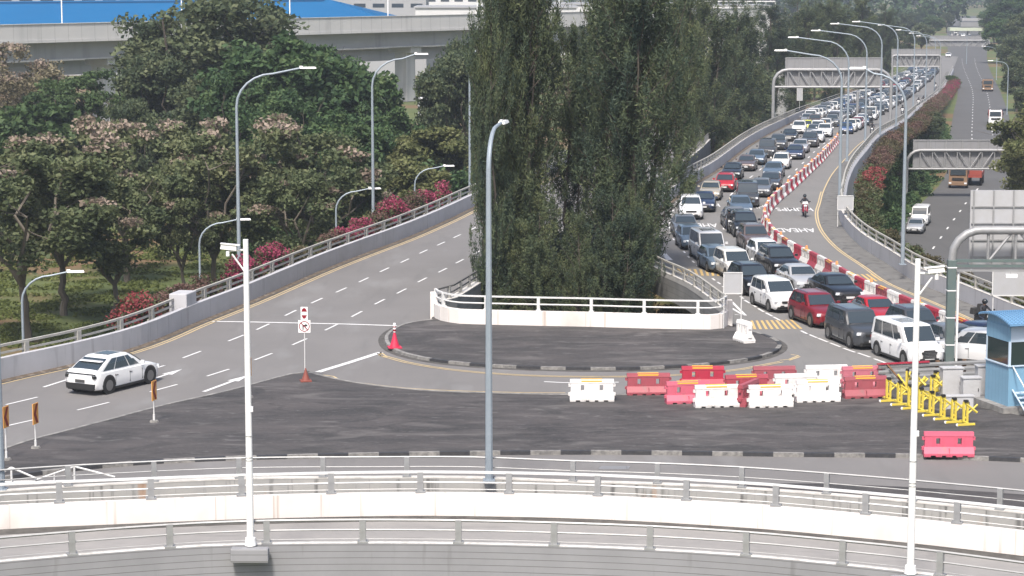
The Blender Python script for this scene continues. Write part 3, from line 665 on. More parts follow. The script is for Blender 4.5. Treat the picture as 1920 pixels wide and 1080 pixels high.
    def glass(rows2, name):
        m = MB()
        for q in rows2: m.add(q, [(0, 1, 2, 3)])
        return m
    ws = MB()
    for ra, v0, v1 in ((0, .22, 1.0), (1, 0, .88)):
        q = panel(ra, ra + 1, 11, 0, -.13, 1.13, v0, v1, .02); ws.add(q, [(0, 1, 2, 3)])
    parts.append(('windscreen', ws, ['glass_car'], None, False))
    rw = MB()
    for ra, v0, v1 in ((0, .35, 1.0), (1, 0, .8)):
        q = panel(ra, ra + 1, 5, 6, -.10, 1.10, v0, v1, .02); rw.add(q, [(0, 1, 2, 3)])
    parts.append(('rear_window', rw, ['glass_car'], None, False))
    for cols in (((1, 2), (2, 3), (3, 4)), ((10, 9), (9, 8), (8, 7))):
        sw = MB()
        for k, (c0, c1) in enumerate(cols):
            u0 = .30 if k == 0 else .03; u1 = .97 if k < 2 else .78
            for ra, v0, v1 in ((0, .18, 1.0), (1, 0, .86)):
                uu0 = u0 + (.22 if k == 0 and ra == 1 else 0) - (.0); uu1 = u1 - (.12 if k == 2 and ra == 1 else 0)
                lo0, lo1 = (u0, u1)
                A = panel(ra, ra + 1, c0, c1, lo0 + (.15 if k == 0 and ra == 1 else 0), lo1, v0, v1, .014); sw.add(A, [(0, 1, 2, 3)])
        parts.append(('side_window', sw, ['glass_car'], None, False))
    for sx in (1, -1):
        for x in (xw1, xw2):
            t = MB().disc((sx * (w - .09), -x, S['wr']), S['wr'], (1, 0, 0), 18, 0, .21); parts.append(('wheel', t, ['tyre'], None, True))
            r = MB().disc((sx * (w + .018), -x, S['wr']), S['wr'] * .62, (1, 0, 0), 14, 0, .012); parts.append(('rim', r, ['rim'], -1, False))
    for sx in (1, -1):
        hl = MB().box((sx * w * .66, -(H - .115), hz - .27), (w * .48, .15, .14), rz=-sx * .34, top=(.9, .8)); parts.append(('headlight', hl, ['headlight'], None, False))
        tl = MB().box((sx * w * .72, H - .08, tz - .30), (w * .34, .14, .14), rz=sx * .3); parts.append(('tail_light', tl, ['trim' if kind == 'fastback' else 'taillight'], None, False))
        mr = MB().box((sx * (w + .09), -(xf0 - .35), bz + .09), (.2, .11, .14), top=(.85, .8)); parts.append(('wing_mirror', mr, ['paint'], None, False))
    g = MB().box((0, -(H - .015), hz - .36), (w * .82, .1, .13), top=(1.1, .8)); g.box((0, -(H - .0), .40), (w * 1.15, .09, .12), top=(.9, 1)); parts.append(('grille', g, ['trim'], None, False))
    pl = MB().box((0, -(H + .055), .47), (.5, .015, .12)); parts.append(('number_plate', pl, ['plate'], None, False))
    if kind == 'people carrier':
        ch = MB().box((0, -(H - .01), hz - .42), (w * .78, .16, .40), top=(.8, .8))
        for k in range(5): ch.box((0, -(H + .075), hz - .57 + k * .07), (w * .74, .012, .02), mi=1)
        parts.append(('grille', ch, ['trim', 'chrome'], None, False))
        parts.append(('sunroof', MB().box((0, .3, rz + .006), (.9, 1.3, .012)), ['glass_car'], None, False))
    if kind in ('suv', 'boxy suv'):
        for sx in (1, -1): parts.append(('roof_rail', MB().tube([(sx * wt * .86, -S['xf1'] + .1, rz + .03), (sx * wt * .86, -S['xr1'] - .1, rz + .03)], .02, 5), ['chrome'], None, False))
    return parts
PROTO = {}
def car_meshes(kind):
    if kind not in PROTO:
        L1_ = []; j = MB(); jm = []
        for nm, mb, ms, sub, sm in car_parts(kind):
            L1_.append((nm, mb.build(nm, [M[k] for k in ms], sm=sm, mesh_only=True), sub))
            if nm in ('rim', 'roof_rail') : continue
            idx = []
            for k in ms:
                if k not in jm: jm.append(k)
                idx.append(jm.index(k))
            o = len(j.v); j.v += mb.v; j.f += [tuple(i + o for i in f) for f in mb.f]; j.m += [idx[a] for a in mb.m]
        PROTO[kind] = (L1_, j.build(kind.replace(' ', '_') + "_car", [M[k] for k in jm], sm=True, mesh_only=True))
    return PROTO[kind]
NAMEOF = {'suv': 'sport_utility_car', 'boxy suv': 'sport_utility_car', 'people carrier': 'people_carrier', 'compact people carrier': 'people_carrier', 'saloon': 'saloon_car', 'luxury saloon': 'saloon_car', 'hatchback': 'hatchback_car', 'fastback': 'fastback_car', 'van': 'panel_van'}
WORDS = {'suv': 'SUV', 'boxy suv': 'boxy SUV', 'people carrier': 'tall people carrier', 'compact people carrier': 'compact people carrier', 'luxury saloon': 'large saloon', 'fastback': 'fastback'}
CARCOL = {'white': (.74, .74, .74), 'pearl white': (.70, .69, .66), 'silver': (.36, .37, .39), 'grey': (.14, .15, .165), 'dark grey': (.055, .06, .068), 'black': (.014, .015, .018), 'navy': (.02, .032, .075), 'blue': (.03, .07, .18),
          'red': (.42, .02, .03), 'dark red': (.20, .012, .02), 'yellow': (.62, .62, .06), 'beige': (.40, .36, .29), 'bronze': (.12, .09, .085), 'steel blue': (.10, .14, .19), 'orange': (.62, .30, .05)}
def car(kind, colour, p, rz, label, group, full=True, cat='car', roof=None):
    nm = NAMEOF[kind]; parts, joined = car_meshes(kind); kf_ = random.uniform(.88, 1.08); col = (*[c * kf_ for c in CARCOL[colour]], 1)
    slope = (zr(p.y + 2) - zr(p.y - 2)) / 4; rx = math.atan(slope) * math.cos(rz)
    if not full:
        o = link(nm, joined, None, p); o.rotation_euler = (rx, 0, rz); o.color = col; tag(o, label, cat, group); return o
    t = T(nm, label, cat, p, rz, group); t.rotation_euler = (rx, 0, rz); last = None
    for pn, me, sub in parts:
        c = link(pn, me, last if sub == -1 else t); c.color = col
        if sub is None: last = c
    return t
def heading(path, y, tow=True):
    d = along(path, y + 3) - along(path, y - 3); d.z = 0; d.normalize()
    if tow: d = -d
    return math.atan2(d.x, -d.y)
GQ = "cars queuing down the right hand ramp"
def qcar(kind, colour, u, v, rz, label, full=True):
    """front bumper meets the road at picture point u, v"""
    p = PR(u, v); H = SPECS[kind]['L'] / 2
    c = Vector((p.x - math.sin(rz) * H, p.y + math.cos(rz) * H, 0)); return car(kind, colour, on(c), rz, label, GQ, full), c
used = []
D = R
near = [
 # left lane from the junction upwards
 ('boxy suv', 'dark grey', 1637, 657, 13, "dark grey SUV beside the white dashes, just behind the nearest white people carrier"),
 ('suv', 'dark red', 1560, 617, 14, "bright red SUV with light bar, largest red car, on the yellow hatching"),
 ('compact people carrier', 'white', 1478, 588, 13, "white SUV with dark roof directly behind the large red SUV"),
 ('suv', 'black', 1428, 557, 11, "black SUV next to the square grey board on two poles"),
 ('compact people carrier', 'pearl white', 1392, 526, 9, "white compact people carrier with grey roof behind the black SUV"),
 ('hatchback', 'steel blue', 1357, 513, 9, "blue grey hatchback squeezed left of the white compact people carrier"),
 ('people carrier', 'white', 1340, 494, 6, "white luxury people carrier with big chrome grille in the left lane"),
 ('hatchback', 'steel blue', 1303, 470, 4, "dark grey blue hatchback just left of the luxury people carrier"),
 ('saloon', 'grey', 1288, 447, 0, "grey saloon nearest the tall dark trees, ahead of a white SUV"),
 ('suv', 'white', 1296, 413, -3, "white SUV in the left lane behind the grey saloon by the trees"),
 ('saloon', 'navy', 1319, 399, -6, "navy blue saloon in the left lane behind the white SUV"),
 ('saloon', 'beige', 1330, 377, -8, "cream saloon in the left lane just below the small red hatchback"),
 ('hatchback', 'red', 1357, 361, -9, "small bright red hatchback near the left parapet halfway up the ramp"),
 ('saloon', 'black', 1370, 338, -10, "black saloon directly behind the small red hatchback"),
 ('saloon', 'bronze', 1397, 322, -10, "bronze grey saloon near the left parapet, second behind the small red hatchback"),
 ('saloon', 'steel blue', 1416, 310, -10, "blue grey saloon, third behind the small red hatchback"),
 ('people carrier', 'dark grey', 1436, 297, -10, "dark people carrier with upright windscreen near the left parapet"),
 ('suv', 'dark grey', 1457, 282, -10, "dark grey SUV near the left parapet, two ahead of the white car"),
 ('saloon', 'black', 1479, 266, -10, "black saloon right in front of a white car and a yellow car"),
 ('suv', 'white', 1497, 252, -10, "white SUV between the black saloon and the yellow hatchback"),
 ('hatchback', 'yellow', 1511, 248, -9, "lime yellow hatchback near the foot of the first sign gantry"),
 ('suv', 'bronze', 1527, 238, -9, "brown grey SUV with pale mirror behind the lime yellow hatchback"),
 # right hand lane, beside the barriers
 ('people carrier', 'white', 1742, 690, 16, "large white people carrier at the junction behind the white camera pole"),
 ('luxury saloon', 'grey', 1832, 680, 15, "grey saloon beside the green gantry leg, nearest the guard booth"),
 ('suv', 'dark grey', 1748, 650, 13, "dark estate car half hidden behind the large white people carrier"),
 ('saloon', 'red', 1672, 618, 13, "red saloon half hidden behind the large red SUV"),
 ('luxury saloon', 'black', 1594, 573, 12, "long black saloon with shiny chrome nose beside the barriers"),
 ('saloon', 'silver', 1520, 551, 10, "silver white saloon behind the long black saloon"),
 ('suv', 'black', 1477, 520, 9, "black SUV with bright headlight in the middle lane behind the silver saloon"),
 ('hatchback', 'white', 1448, 500, 8, "white hatchback in the middle lane beside the red and white barriers"),
 ('suv', 'bronze', 1424, 474, 4, "dark purple brown SUV at the sharpest bend of the barrier row"),
 ('suv', 'black', 1402, 447, 1, "black SUV with slanted white headlights and a white number plate"),
 ('saloon', 'grey', 1383, 431, 0, "grey saloon tucked behind the black SUV with slanted headlights"),
 ('saloon', 'steel blue', 1391, 407, -2, "blue grey saloon beside a waiting motorcycle in the middle lane"),
 ('people carrier', 'dark grey', 1402, 390, -5, "dark people carrier with flat front in the middle lane"),
 ('saloon', 'grey', 1424, 371, -9, "grey saloon next to the barriers, just below the rider's level"),
 ('saloon', 'dark grey', 1442, 358, -10, "dark grey saloon by the barriers with bright number plate"),
 ('saloon', 'steel blue', 1447, 336, -11, "blue grey saloon by the barriers, right of the black saloon behind the red hatchback"),
 ('hatchback', 'pearl white', 1462, 318, -11, "white hatchback by the barriers halfway up the ramp"),
 ('saloon', 'navy', 1488, 300, -11, "navy saloon by the barriers, middle lane, far from the junction"),
 ('saloon', 'silver', 1498, 288, -11, "silver saloon in the middle lane, one ahead of a dark SUV"),
 ('suv', 'dark grey', 1516, 277, -11, "dark SUV in the middle lane beside a white saloon"),
 ('saloon', 'white', 1529, 268, -11, "white saloon in the middle lane beside the dark SUV"),
 ('suv', 'white', 1545, 258, -10, "white SUV in the middle lane, farther than the yellow hatchback"),
]
occ = []
for k, c, u, v, a, lab in near:
    o, cc = qcar(k, c, u, v, D(a), lab); occ.append((cc.x, cc.y))
# front of the queue, half hidden by the booth, and one more dark car
p = P(1838, 690); car('compact people carrier', 'white', Vector((p.x, p.y + 1.6, 0)), D(-118), "white car turning at the guardrail beside the blue booth", GQ, True)
p = P(1862, 668); car('saloon', 'navy', Vector((p.x, p.y + 1.6, 0)), D(30), "dark car mostly hidden behind the blue booth", GQ, True)
# the rest of the queue, three lanes, smaller and smaller
kinds = ['saloon', 'saloon', 'suv', 'hatchback', 'suv', 'compact people carrier', 'people carrier', 'saloon', 'boxy suv', 'luxury saloon']
cols = ['white'] * 11 + ['pearl white'] * 2 + ['silver'] * 5 + ['grey'] * 5 + ['dark grey'] * 5 + ['black'] * 6 + ['navy', 'steel blue', 'steel blue', 'bronze', 'red', 'blue', 'beige', 'dark red']
rq = random.Random(5); lanes = {'left': .17, 'middle': .45, 'right': .71}; ends = {'left': PR(1527, 238).y + 13, 'middle': PR(1529, 262).y + 11, 'right': PR(1548, 258).y + 12}
R2f = [p for p in R2]
for ln, fr in lanes.items():
    y = ends[ln]; n = 0
    while y < 640 and n < 62:
        k = rq.choice(kinds); c = rq.choice(cols); n += 1
        if ln == 'middle' and n == 3: k, c = 'saloon', 'orange'
        if ln == 'right' and n == 8: k, c = 'van', 'black'
        a, b = along(R1, y), along(R2, y)
        f2 = fr if y < 640 else fr
        q = a.lerp(b, f2 + rq.uniform(-.02, .02)); q.y = y
        if False: pass
        rz = heading(R1, min(y, 690)) + rq.uniform(-.03, .03)
        car(k, c, on(q), rz, f"{c} {WORDS.get(k, k)}, {nth(n)} in the {ln} lane beyond the first sign gantry", "cars in the far dense part of the queue", full=(y < 440))
        y += rq.uniform(5.7, 6.7)
# white car leaving on the left ramp
pc = P(206, 733); LH = heading(L1, P(210, 690).y, False)
wc = car('fastback', 'white', Vector((pc.x, pc.y + 1.0, 0)), LH, "white fastback crossover driving away alone on the left ramp", None, True)
lb = MB().box((0, 2.33, .99), (1.66, .10, .045), top=(.96, 1)); lb.build("light_bar", M['trim'], wc)
dg = MB().box((0, 2.33, .42), (1.55, .16, .26), top=(1.05, 1)); dg.build("rear_diffuser", M['trim'], wc)
rp = MB().box((0, 2.40, .66), (.52, .03, .13)); rp.build("number_plate", M['plate_black'], wc)
sp = MB().box((0, 1.50, 1.46), (1.22, .36, .035), top=(.95, .9)); sp_o = sp.build("spoiler", M['paint'], wc); sp_o.color = (.74, .74, .74, 1)
sr = MB().box((0, .42, 1.668), (.78, .85, .012)); sr.build("sunroof", M['window'], wc)
# expressway traffic
def hcar(kind, colour, u, v, label, full=True, cat='car', tow=True):
    p = P(u, v, GZ); H = SPECS[kind]['L'] / 2; rz = heading(HL, p.y, tow)
    o = car(kind, colour, Vector((p.x - math.sin(rz) * H, p.y + H, GZ + .05)), rz, label, None, full, cat); o.rotation_euler = (0, 0, rz); return o
hcar('van', 'white', 1723, 425, "white van on the expressway behind a silver saloon", cat='van')
hcar('saloon', 'silver', 1714, 440, "silver saloon on the expressway in front of the white van")
hcar('saloon', 'white', 1778, 108, "small white car far away at the top of the expressway", False)
hcar('hatchback', 'white', 1806, 70, "tiny white car under the distant pale footbridge", False)
hcar('saloon', 'grey', 1818, 72, "tiny grey car beside the white one under the distant footbridge", False)
def truck(u, v, cab, body, label, L=8.5, tow=True, trailer=None):
    p = P(u, v, GZ); rz = heading(HL, p.y, tow); t = T("cargo_truck", label, "truck", (p.x - math.sin(rz) * L / 2, p.y + L / 2, GZ + .05), rz, None)
    f = -L / 2
    c = MB().box((0, f + .95, 1.75), (2.4, 1.9, 2.1), top=(.92, .86)); c.box((0, f + .03, .62), (2.4, .22, .5)); c.build("cab", cab, t, bev=.06)
    MB().box((0, f - .035, 2.12), (2.02, .05, .78), top=(.95, 1)).build("windscreen", M['glass_car'], t).rotation_euler = (0, 0, 0)
    MB().box((0, f - .05, 1.2), (1.5, .06, .34)).build("grille", M['trim'], t)
    for s in (1, -1): MB().box((s * .98, f - .09, .68), (.34, .06, .2)).build("headlight", M['headlight'], t)
    for s in (1, -1): MB().box((s * 1.36, f + .1, 2.1), (.16, .1, .5)).build("wing_mirror", M['trim'], t)
    MB().box((0, f + 1.0, 2.83), (1.7, .5, .12)).build("visor", M['trim'], t)
    b = MB().box((0, 1.05, .95), (.9, L - 2.2, .25)); b.build("chassis", M['trim'], t)
    if body is not None:
        k = MB(); w = L - 2.5
        k.box((0, f + 2.3 + w / 2, 1.25), (2.4, w, .12))
        for s in (1, -1): k.box((s * 1.2, f + 2.3 + w / 2, 1.85), (.08, w, 1.1))
        k.box((0, f + 2.3, 1.95), (2.4, .1, 1.3)); k.box((0, f + 2.3 + w, 1.85), (2.4, .1, 1.1)); k.build("cargo_body", body, t)
    for x in (f + 1.1, L / 2 - 2.4, L / 2 - 1.1):
        for s in (1, -1): MB().disc((s * 1.08, x, .5), .5, (1, 0, 0), 16, 0, .3).build("wheel", M['tyre'], t)
    return t
M['cab_orange'] = mat("ochre_truck_paint", (.20, .125, .075), .5); M['cab_white'] = mat("white_truck_paint", g3(.7), .4); M['truck_red'] = mat("orange_red_truck_paint", (.26, .05, .035), .6)
truck(1796, 354, M['cab_orange'], None, "ochre truck cab passing under the expressway sign gantry")
truck(1852, 172, M['cab_orange'], M['cab_orange'], "distant ochre truck near the top of the expressway")
truck(1866, 236, M['cab_white'], M['truck_red'], "white tipper truck half hidden by the roadside tree on the expressway")
p = P(1834, 349, GZ); tr = T("flatbed_trailer", "orange red flatbed trailer beside the ochre truck on the expressway", "trailer", (p.x, p.y + 3, GZ), -.25)
k = MB().box((0, 0, 1.3), (2.4, 7, .3)); k.box((0, -3.45, 1.75), (2.4, .1, .7)); k.box((1.18, 0, 1.6), (.06, 7, .4)); k.box((-1.18, 0, 1.6), (.06, 7, .4)); k.build("flatbed", M['truck_red'], tr)
for s in (1, -1):
    for x in (-2.4, 1.2, 2.4): MB().disc((s * 1.05, x, .55), .5, (1, 0, 0), 14, 0, .3).build("wheel", M['tyre'], tr)

# ------------------------------------------------------------------ people on motorcycles
def skin_mesh(name, V, E, rad, mats, split=None, sub=1):
    me = bpy.data.meshes.new(name); me.from_pydata([Vector(v) for v in V], E, []); ob = bpy.data.objects.new(name, me); COL.objects.link(ob)
    mo = ob.modifiers.new("s", 'SKIN'); me.skin_vertices or None
    if not me.skin_vertices:
        bm = bmesh.new(); bm.from_mesh(me); bm.verts.layers.skin.verify(); bm.to_mesh(me); bm.free()
    for i, sv in enumerate(me.skin_vertices[0].data): sv.radius = (rad[i], rad[i]); sv.use_root = (i == 0)
    ob.modifiers.new("u", 'SUBSURF').levels = sub
    dg = bpy.context.evaluated_depsgraph_get(); dg.update(); m2 = bpy.data.meshes.new_from_object(ob.evaluated_get(dg)); bpy.data.objects.remove(ob)
    m2.materials.clear()
    for m in mats: m2.materials.append(m)
    for pl in m2.polygons:
        pl.use_smooth = True
        pl.material_index = split(pl.center) if split else 0
    return m2
M['jacket'] = mat("dark_jacket", (.028, .030, .038), .85); M['jeans'] = mat("dark_trousers", (.03, .038, .06), .9); M['helmet'] = mat("black_helmet", g3(.02), .2, coat=.5); M['skin'] = mat("skin", (.33, .18, .12), .6)
M['helmet_w'] = mat("white_helmet", g3(.7), .25); M['pack'] = mat("black_backpack", g3(.03), .9); M['shirt'] = mat("white_shirt", g3(.6), .9)
# seated rider facing -Y: pelvis at 0.80 m, hands forward on the bars
RV = [(0, .12, .82), (0, .10, 1.02), (0, .02, 1.24), (0, -.03, 1.38), (0, -.06, 1.47), (0, -.09, 1.60), (0, -.09, 1.68),
      (.20, -.02, 1.34), (.30, -.20, 1.17), (.30, -.46, 1.07), (.29, -.55, 1.06), (-.20, -.02, 1.34), (-.30, -.20, 1.17), (-.30, -.46, 1.07), (-.29, -.55, 1.06),
      (.13, .06, .80), (.20, -.32, .76), (.19, -.25, .36), (.19, -.38, .31), (-.13, .06, .80), (-.20, -.32, .76), (-.19, -.25, .36), (-.19, -.38, .31)]
RE = [(0, 1), (1, 2), (2, 3), (3, 4), (4, 5), (5, 6), (3, 7), (7, 8), (8, 9), (9, 10), (3, 11), (11, 12), (12, 13), (13, 14), (0, 15), (15, 16), (16, 17), (17, 18), (0, 19), (19, 20), (20, 21), (21, 22)]
RR = [.15, .145, .165, .12, .06, .095, .08, .075, .055, .042, .035, .075, .055, .042, .035, .10, .078, .055, .045, .10, .078, .055, .045]
def rsplit(c):
    if c.z < .86 and not (c.y > .1 and c.z > .8): return 1
    if abs(c.x) > .2 and c.y < -.5: return 2
    if c.z > 1.46: return 2
    return 0
RIDER = skin_mesh("person", RV, RE, RR, [M['jacket'], M['jeans'], M['skin']], rsplit)
def rider(p, rz, label, helmet='helmet', extra=None):
    t = T("person", label, "person", p, rz, None); link("body", RIDER, t)
    h = MB(); n = 10
    for i in range(7):
        a = math.pi * i / 6 * .82
        for k in range(n): w_ = 2 * math.pi * k / n; h.v.append((.145 * math.sin(a) * math.cos(w_), -.09 + .165 * math.sin(a) * math.sin(w_), 1.64 + .155 * math.cos(a)))
    for i in range(6):
        for k in range(n): h.f.append((i * n + k, i * n + (k + 1) % n, (i + 1) * n + (k + 1) % n, (i + 1) * n + k)); h.m.append(0)
    h.build("helmet", M[helmet], t, sm=True)
    MB().box((0, -.235, 1.65), (.19, .05, .10), top=(.9, .6)).build("visor", M['window'], t)
    if extra == 'backpack': MB().box((0, .30, 1.22), (.36, .24, .50), top=(.8, .7)).build("backpack", M['pack'], t, bev=.03)
    return t
M['bike_red'] = mat("red_scooter_paint", (.26, .02, .04), .3, coat=.5); M['bike_black'] = mat("black_motorcycle_paint", g3(.025), .3, coat=.5)
def moto(p, rz, label, paint='bike_black', box=False, screen=False, parts=True):
    t = T("motorcycle", label, "motorcycle", p, rz, "motorcycles filtering past the queue")
    for y in (-.66, .62):
        wv = MB(); n = 18
        for k in range(n):
            a = 2 * math.pi * k / n
            for j in range(6):
                b = 2 * math.pi * j / 6; rr = .245 + .055 * math.cos(b); wv.v.append((.055 * math.sin(b), y + rr * math.cos(a), .30 + rr * math.sin(a)))
        for k in range(n):
            for j in range(6): wv.f.append((k * 6 + j, k * 6 + (j + 1) % 6, ((k + 1) % n) * 6 + (j + 1) % 6, ((k + 1) % n) * 6 + j)); wv.m.append(0)
        w = wv.build("wheel", M['tyre'], t, sm=True); MB().disc((0, y, .30), .17, (1, 0, 0), 12, 0, .06).build("rim", M['rim'], w)
    b = MB(); b.box((0, -.42, .74), (.44, .18, .62), top=(.75, .9)); b.box((0, -.05, .42), (.30, .7, .16)); b.box((0, .32, .62), (.30, .72, .26), top=(.8, .95)); b.box((0, -.68, .60), (.16, .42, .07), top=(.8, .8)); b.build("fairing", M[paint], t, bev=.03)
    MB().box((0, .28, .80), (.28, .78, .10), top=(.85, .95)).build("seat", M['trim'], t, bev=.02)
    MB().tube([(-.34, -.44, 1.06), (-.12, -.52, 1.04), (.12, -.52, 1.04), (.34, -.44, 1.06)], .018, 6).build("handlebar", M['trim'], t)
    for s in (1, -1): MB().tube([(s * .07, -.66, .30), (s * .06, -.50, .98)], .025, 6).build("fork", M['chrome'], t)
    MB().box((0, -.535, .92), (.24, .07, .14), top=(.8, .8)).build("headlight", M['headlight'], t)
    if screen: MB().box((0, -.50, 1.12), (.46, .03, .20), top=(.8, 1)).build("windshield", M['sign_white'], t)
    for s in (1, -1): MB().box((s * .36, -.42, 1.22), (.13, .03, .08)).build("mirror", M['trim'], t)
    if box: MB().box((0, .78, 1.02), (.42, .38, .34), top=(.85, .85)).build("top_box", M['pack'], t, bev=.03)
    return t
bikes = [(1508, 406, 0, 'bike_red', False, True, "dark red scooter with white windshield alone in the motorcycle lane", "person in black jacket riding the red scooter down the motorcycle lane", None),
         (1843, 622, 24, 'bike_black', True, False, "black motorcycle passing behind the blue guard booth roof", "person in dark clothes with a bulky backpack riding beside the blue booth", 'backpack'),
         (1366, 436, 2, 'bike_black', False, False, "black motorcycle squeezed between the two lanes of cars", "person in dark jacket on the motorcycle squeezed between cars", None),
         (1635, 254, -11, 'bike_black', False, False, "black motorcycle in the upper motorcycle lane below the first gantry", "person on the upper motorcycle below the first sign gantry", None),
         (1692, 217, -11, 'bike_black', False, True, "black motorcycle right of the first gantry's curved leg", "person riding close beside the first gantry's curved leg", None),
         (1722, 200, -11, 'bike_black', True, True, "motorcycle with pale luggage beside the upper pink hedge", "person on the motorcycle beside the upper pink hedge", 'backpack'),
         (1731, 196, -11, 'bike_black', False, False, "motorcycle just behind another beside the upper pink hedge", "person on the second motorcycle beside the upper pink hedge", None),
         (1754, 168, -11, 'bike_black', False, True, "tiny motorcycle in the far motorcycle lane", "person on the tiny motorcycle in the far motorcycle lane", None)]
for u, v, a, pt, bx, scn, lb, lp, ex in bikes:
    q = PR(u, v); moto(q, D(a), lb, pt, bx, scn); rider(q, D(a), lp, extra=ex)

# ------------------------------------------------------------------ plastic road barriers
def barrier_meshes(colour, strip='strip_yellow'):
    """2 m water-filled barrier: flared foot with notches, upright panel with two slots, lugs on the ends"""
    b = MB(); Lh = .98
    prof = [(-.27, .0), (-.27, .12), (-.17, .36), (.17, .36), (.27, .12), (.27, .0)]
    segs = [(-Lh, -.72), (-.52, -.28), (-.12, .12), (.28, .52), (.72, Lh)]
    for a, c in segs: b.add([(x, y, 0) for x in (a, c) for y in (-.26, .26)] + [(x, y, .07) for x in (a, c) for y in (-.27, .27)], [(0, 1, 3, 2), (4, 6, 7, 5), (0, 4, 5, 1), (2, 3, 7, 6), (0, 2, 6, 4), (1, 5, 7, 3)])
    o = len(b.v)
    ring = [(-.27, .06), (-.27, .13), (-.14, .38), (.14, .38), (.27, .13), (.27, .06)]
    for x, k in ((-Lh, 1), (Lh, 1)):
        for y, z in ring: b.v.append((x, y * k, z))
    for k in range(6): b.f.append((o + k, o + (k + 1) % 6, o + 6 + (k + 1) % 6, o + 6 + k)); b.m.append(0)
    b.f += [tuple(o + k for k in range(6))[::-1], tuple(o + 6 + k for k in range(6))]; b.m += [0, 0]
    def bx(x0, x1, z0, z1, t0=.115, t1=.115): b.box(((x0 + x1) / 2, 0, (z0 + z1) / 2), (x1 - x0, t0 * 2, z1 - z0), top=(1, t1 / t0))
    for x0, x1 in ((-.94, -.50), (-.34, .34), (.50, .94)): bx(x0, x1, .37, .80)
    for x0, x1 in ((-.50, -.34), (.34, .50)): bx(x0, x1, .37, .46, .114); bx(x0, x1, .72, .80, .114)
    bx(-.97, .97, .80, .96, .13, .10)
    for sx in (-1, 1):
        b.box((sx * 1.0, 0, .30), (.10, .16, .12)); b.box((sx * .99, 0, .70), (.10, .12, .12))
        b.box((sx * .42, 0, .59), (.30, .275, .36)) if False else None
        b.box((sx * .60, -.122, .60), (.03, .02, .42)); b.box((sx * .24, -.122, .60), (.03, .02, .42)); b.box((sx * .60, .122, .60), (.03, .02, .42)); b.box((sx * .24, .122, .60), (.03, .02, .42))
    b.box((0, -.20, .22), (.02, .16, .26))
    me = b.build("road_barrier", M[colour], bev=0, mesh_only=True)
    s = MB(); s.box((-.02, -.128, .895), (.92, .02, .055)); s.box((-.02, .128, .895), (.92, .02, .055)); s.box((-.02, 0, .972), (.95, .10, .02))
    return me, s.build("reflective_strip", M[strip], mesh_only=True)
BM = {c: barrier_meshes(c) for c in ('barrier_white', 'barrier_red', 'barrier_pink')}
def barrier(c, p, rz, label, group, strip=True, sc=None, rx=0):
    o = link("road_barrier", BM[c][0], None, p); o.rotation_euler = (rx, 0, rz); tag(o, label, "road barrier", group)
    if sc: o.scale = sc
    if strip: link("reflective_strip", BM[c][1], o)
    return o
GL = "loose plastic barriers on the dark island"
loose = [('barrier_white', 1110, 753, 1, "white barrier standing alone at the left end of the loose barriers", 1), ('barrier_red', 1216, 741, 3, "dark red barrier next right of the lone white barrier, on the kerb", 1),
         ('barrier_red', 1318, 727, 2, "red barrier with yellow strip standing behind the pink one", 1), ('barrier_pink', 1290, 757, 8, "faded pink barrier between the red barrier and the front white ones", 1),
         ('barrier_white', 1344, 764, 8, "front white barrier overlapping the faded pink barrier", 1), ('barrier_red', 1400, 744, 8, "dark red barrier behind the two front white barriers", 1),
         ('barrier_red', 1404, 758, 62, "red barrier turned end on between the two front white barriers", 0), ('barrier_white', 1445, 764, 8, "rightmost front white barrier beside the end-on red barrier", 1),
         ('barrier_red', 1452, 727, 5, "dark red barrier at the back beside the tall white pair", 0), ('barrier_white', 1492, 742, 8, "white barrier right behind the rightmost front white barrier", 0),
         ('barrier_white', 1534, 754, 7, "white barrier with pale strip in front of the taller-looking back one", 1), ('barrier_white', 1550, 725, 6, "white barrier farthest right at the back of the white ones", 0),
         ('barrier_pink', 1618, 727, 9, "faded pink barrier behind the red one, left of the guardrail", 1), ('barrier_red', 1623, 747, 9, "bright red barrier in front of a pink one by the guardrail", 1),
         ('barrier_pink', 1780, 857, -1, "large faded pink barrier standing alone near the black and white kerb", 0)]
for c, u, v, a, lab, stp in loose:
    p = P(u, v, .13); barrier(c, (p.x, p.y + .25, .13), D(a), lab, GL, bool(stp), (1.0, 1, 1.0))
p = P(1397, 643, .13); barrier('barrier_white', (p.x, p.y + .5, .13), D(112), "white barrier turned sideways on the dark island beside the yellow hatching", GL, False, (.62, 1.25, 1.12))
BL = smooth([P(2010, 720), P(1920, 683), P(1840, 647), P(1770, 617), P(1722, 598), P(1662, 572), P(1610, 549), P(1580, 532), P(1552, 515), P(1524, 500), P(1492, 484), P(1466, 468), P(1448, 450), PR(1436, 431), PR(1434, 412), PR(1444, 393), PR(1458, 378), PR(1478, 361),
             PR(1500, 341), PR(1520, 322), PR(1540, 303), PR(1556, 285), PR(1570, 268)], 2.04)
for i, p in enumerate(BL):
    t = tang(BL, i); c = 'barrier_red' if i % 2 else 'barrier_white'
    slope = (zr(p.y + 1) - zr(p.y - 1)) / 2
    o = barrier(c, on(p), math.atan2(t.y, t.x), f"{'red' if i % 2 else 'white'} barrier, {nth(len(BL) - i)} from the far end of the row between queue and motorcycle lane", "red and white barriers dividing the ramp", i % 3 == 1)
    o.rotation_euler = (0, -math.atan(slope) if t.y > 0 else math.atan(slope), math.atan2(t.y, t.x))
    if i % 4 == 2 and i > 6:
        w = MB(); w.tube([(0, 0, 0), (0, 0, .05)], .10, 10); w.tube([(0, 0, .05), (0, 0, .20)], [.085, .07], 10); l = w.build("warning_lamp", M['strip_orange'], None, loc=on(p, .985)); tag(l, "small orange warning lamp standing on the red and white barrier row", "warning lamp", "orange warning lamps on the barrier row")

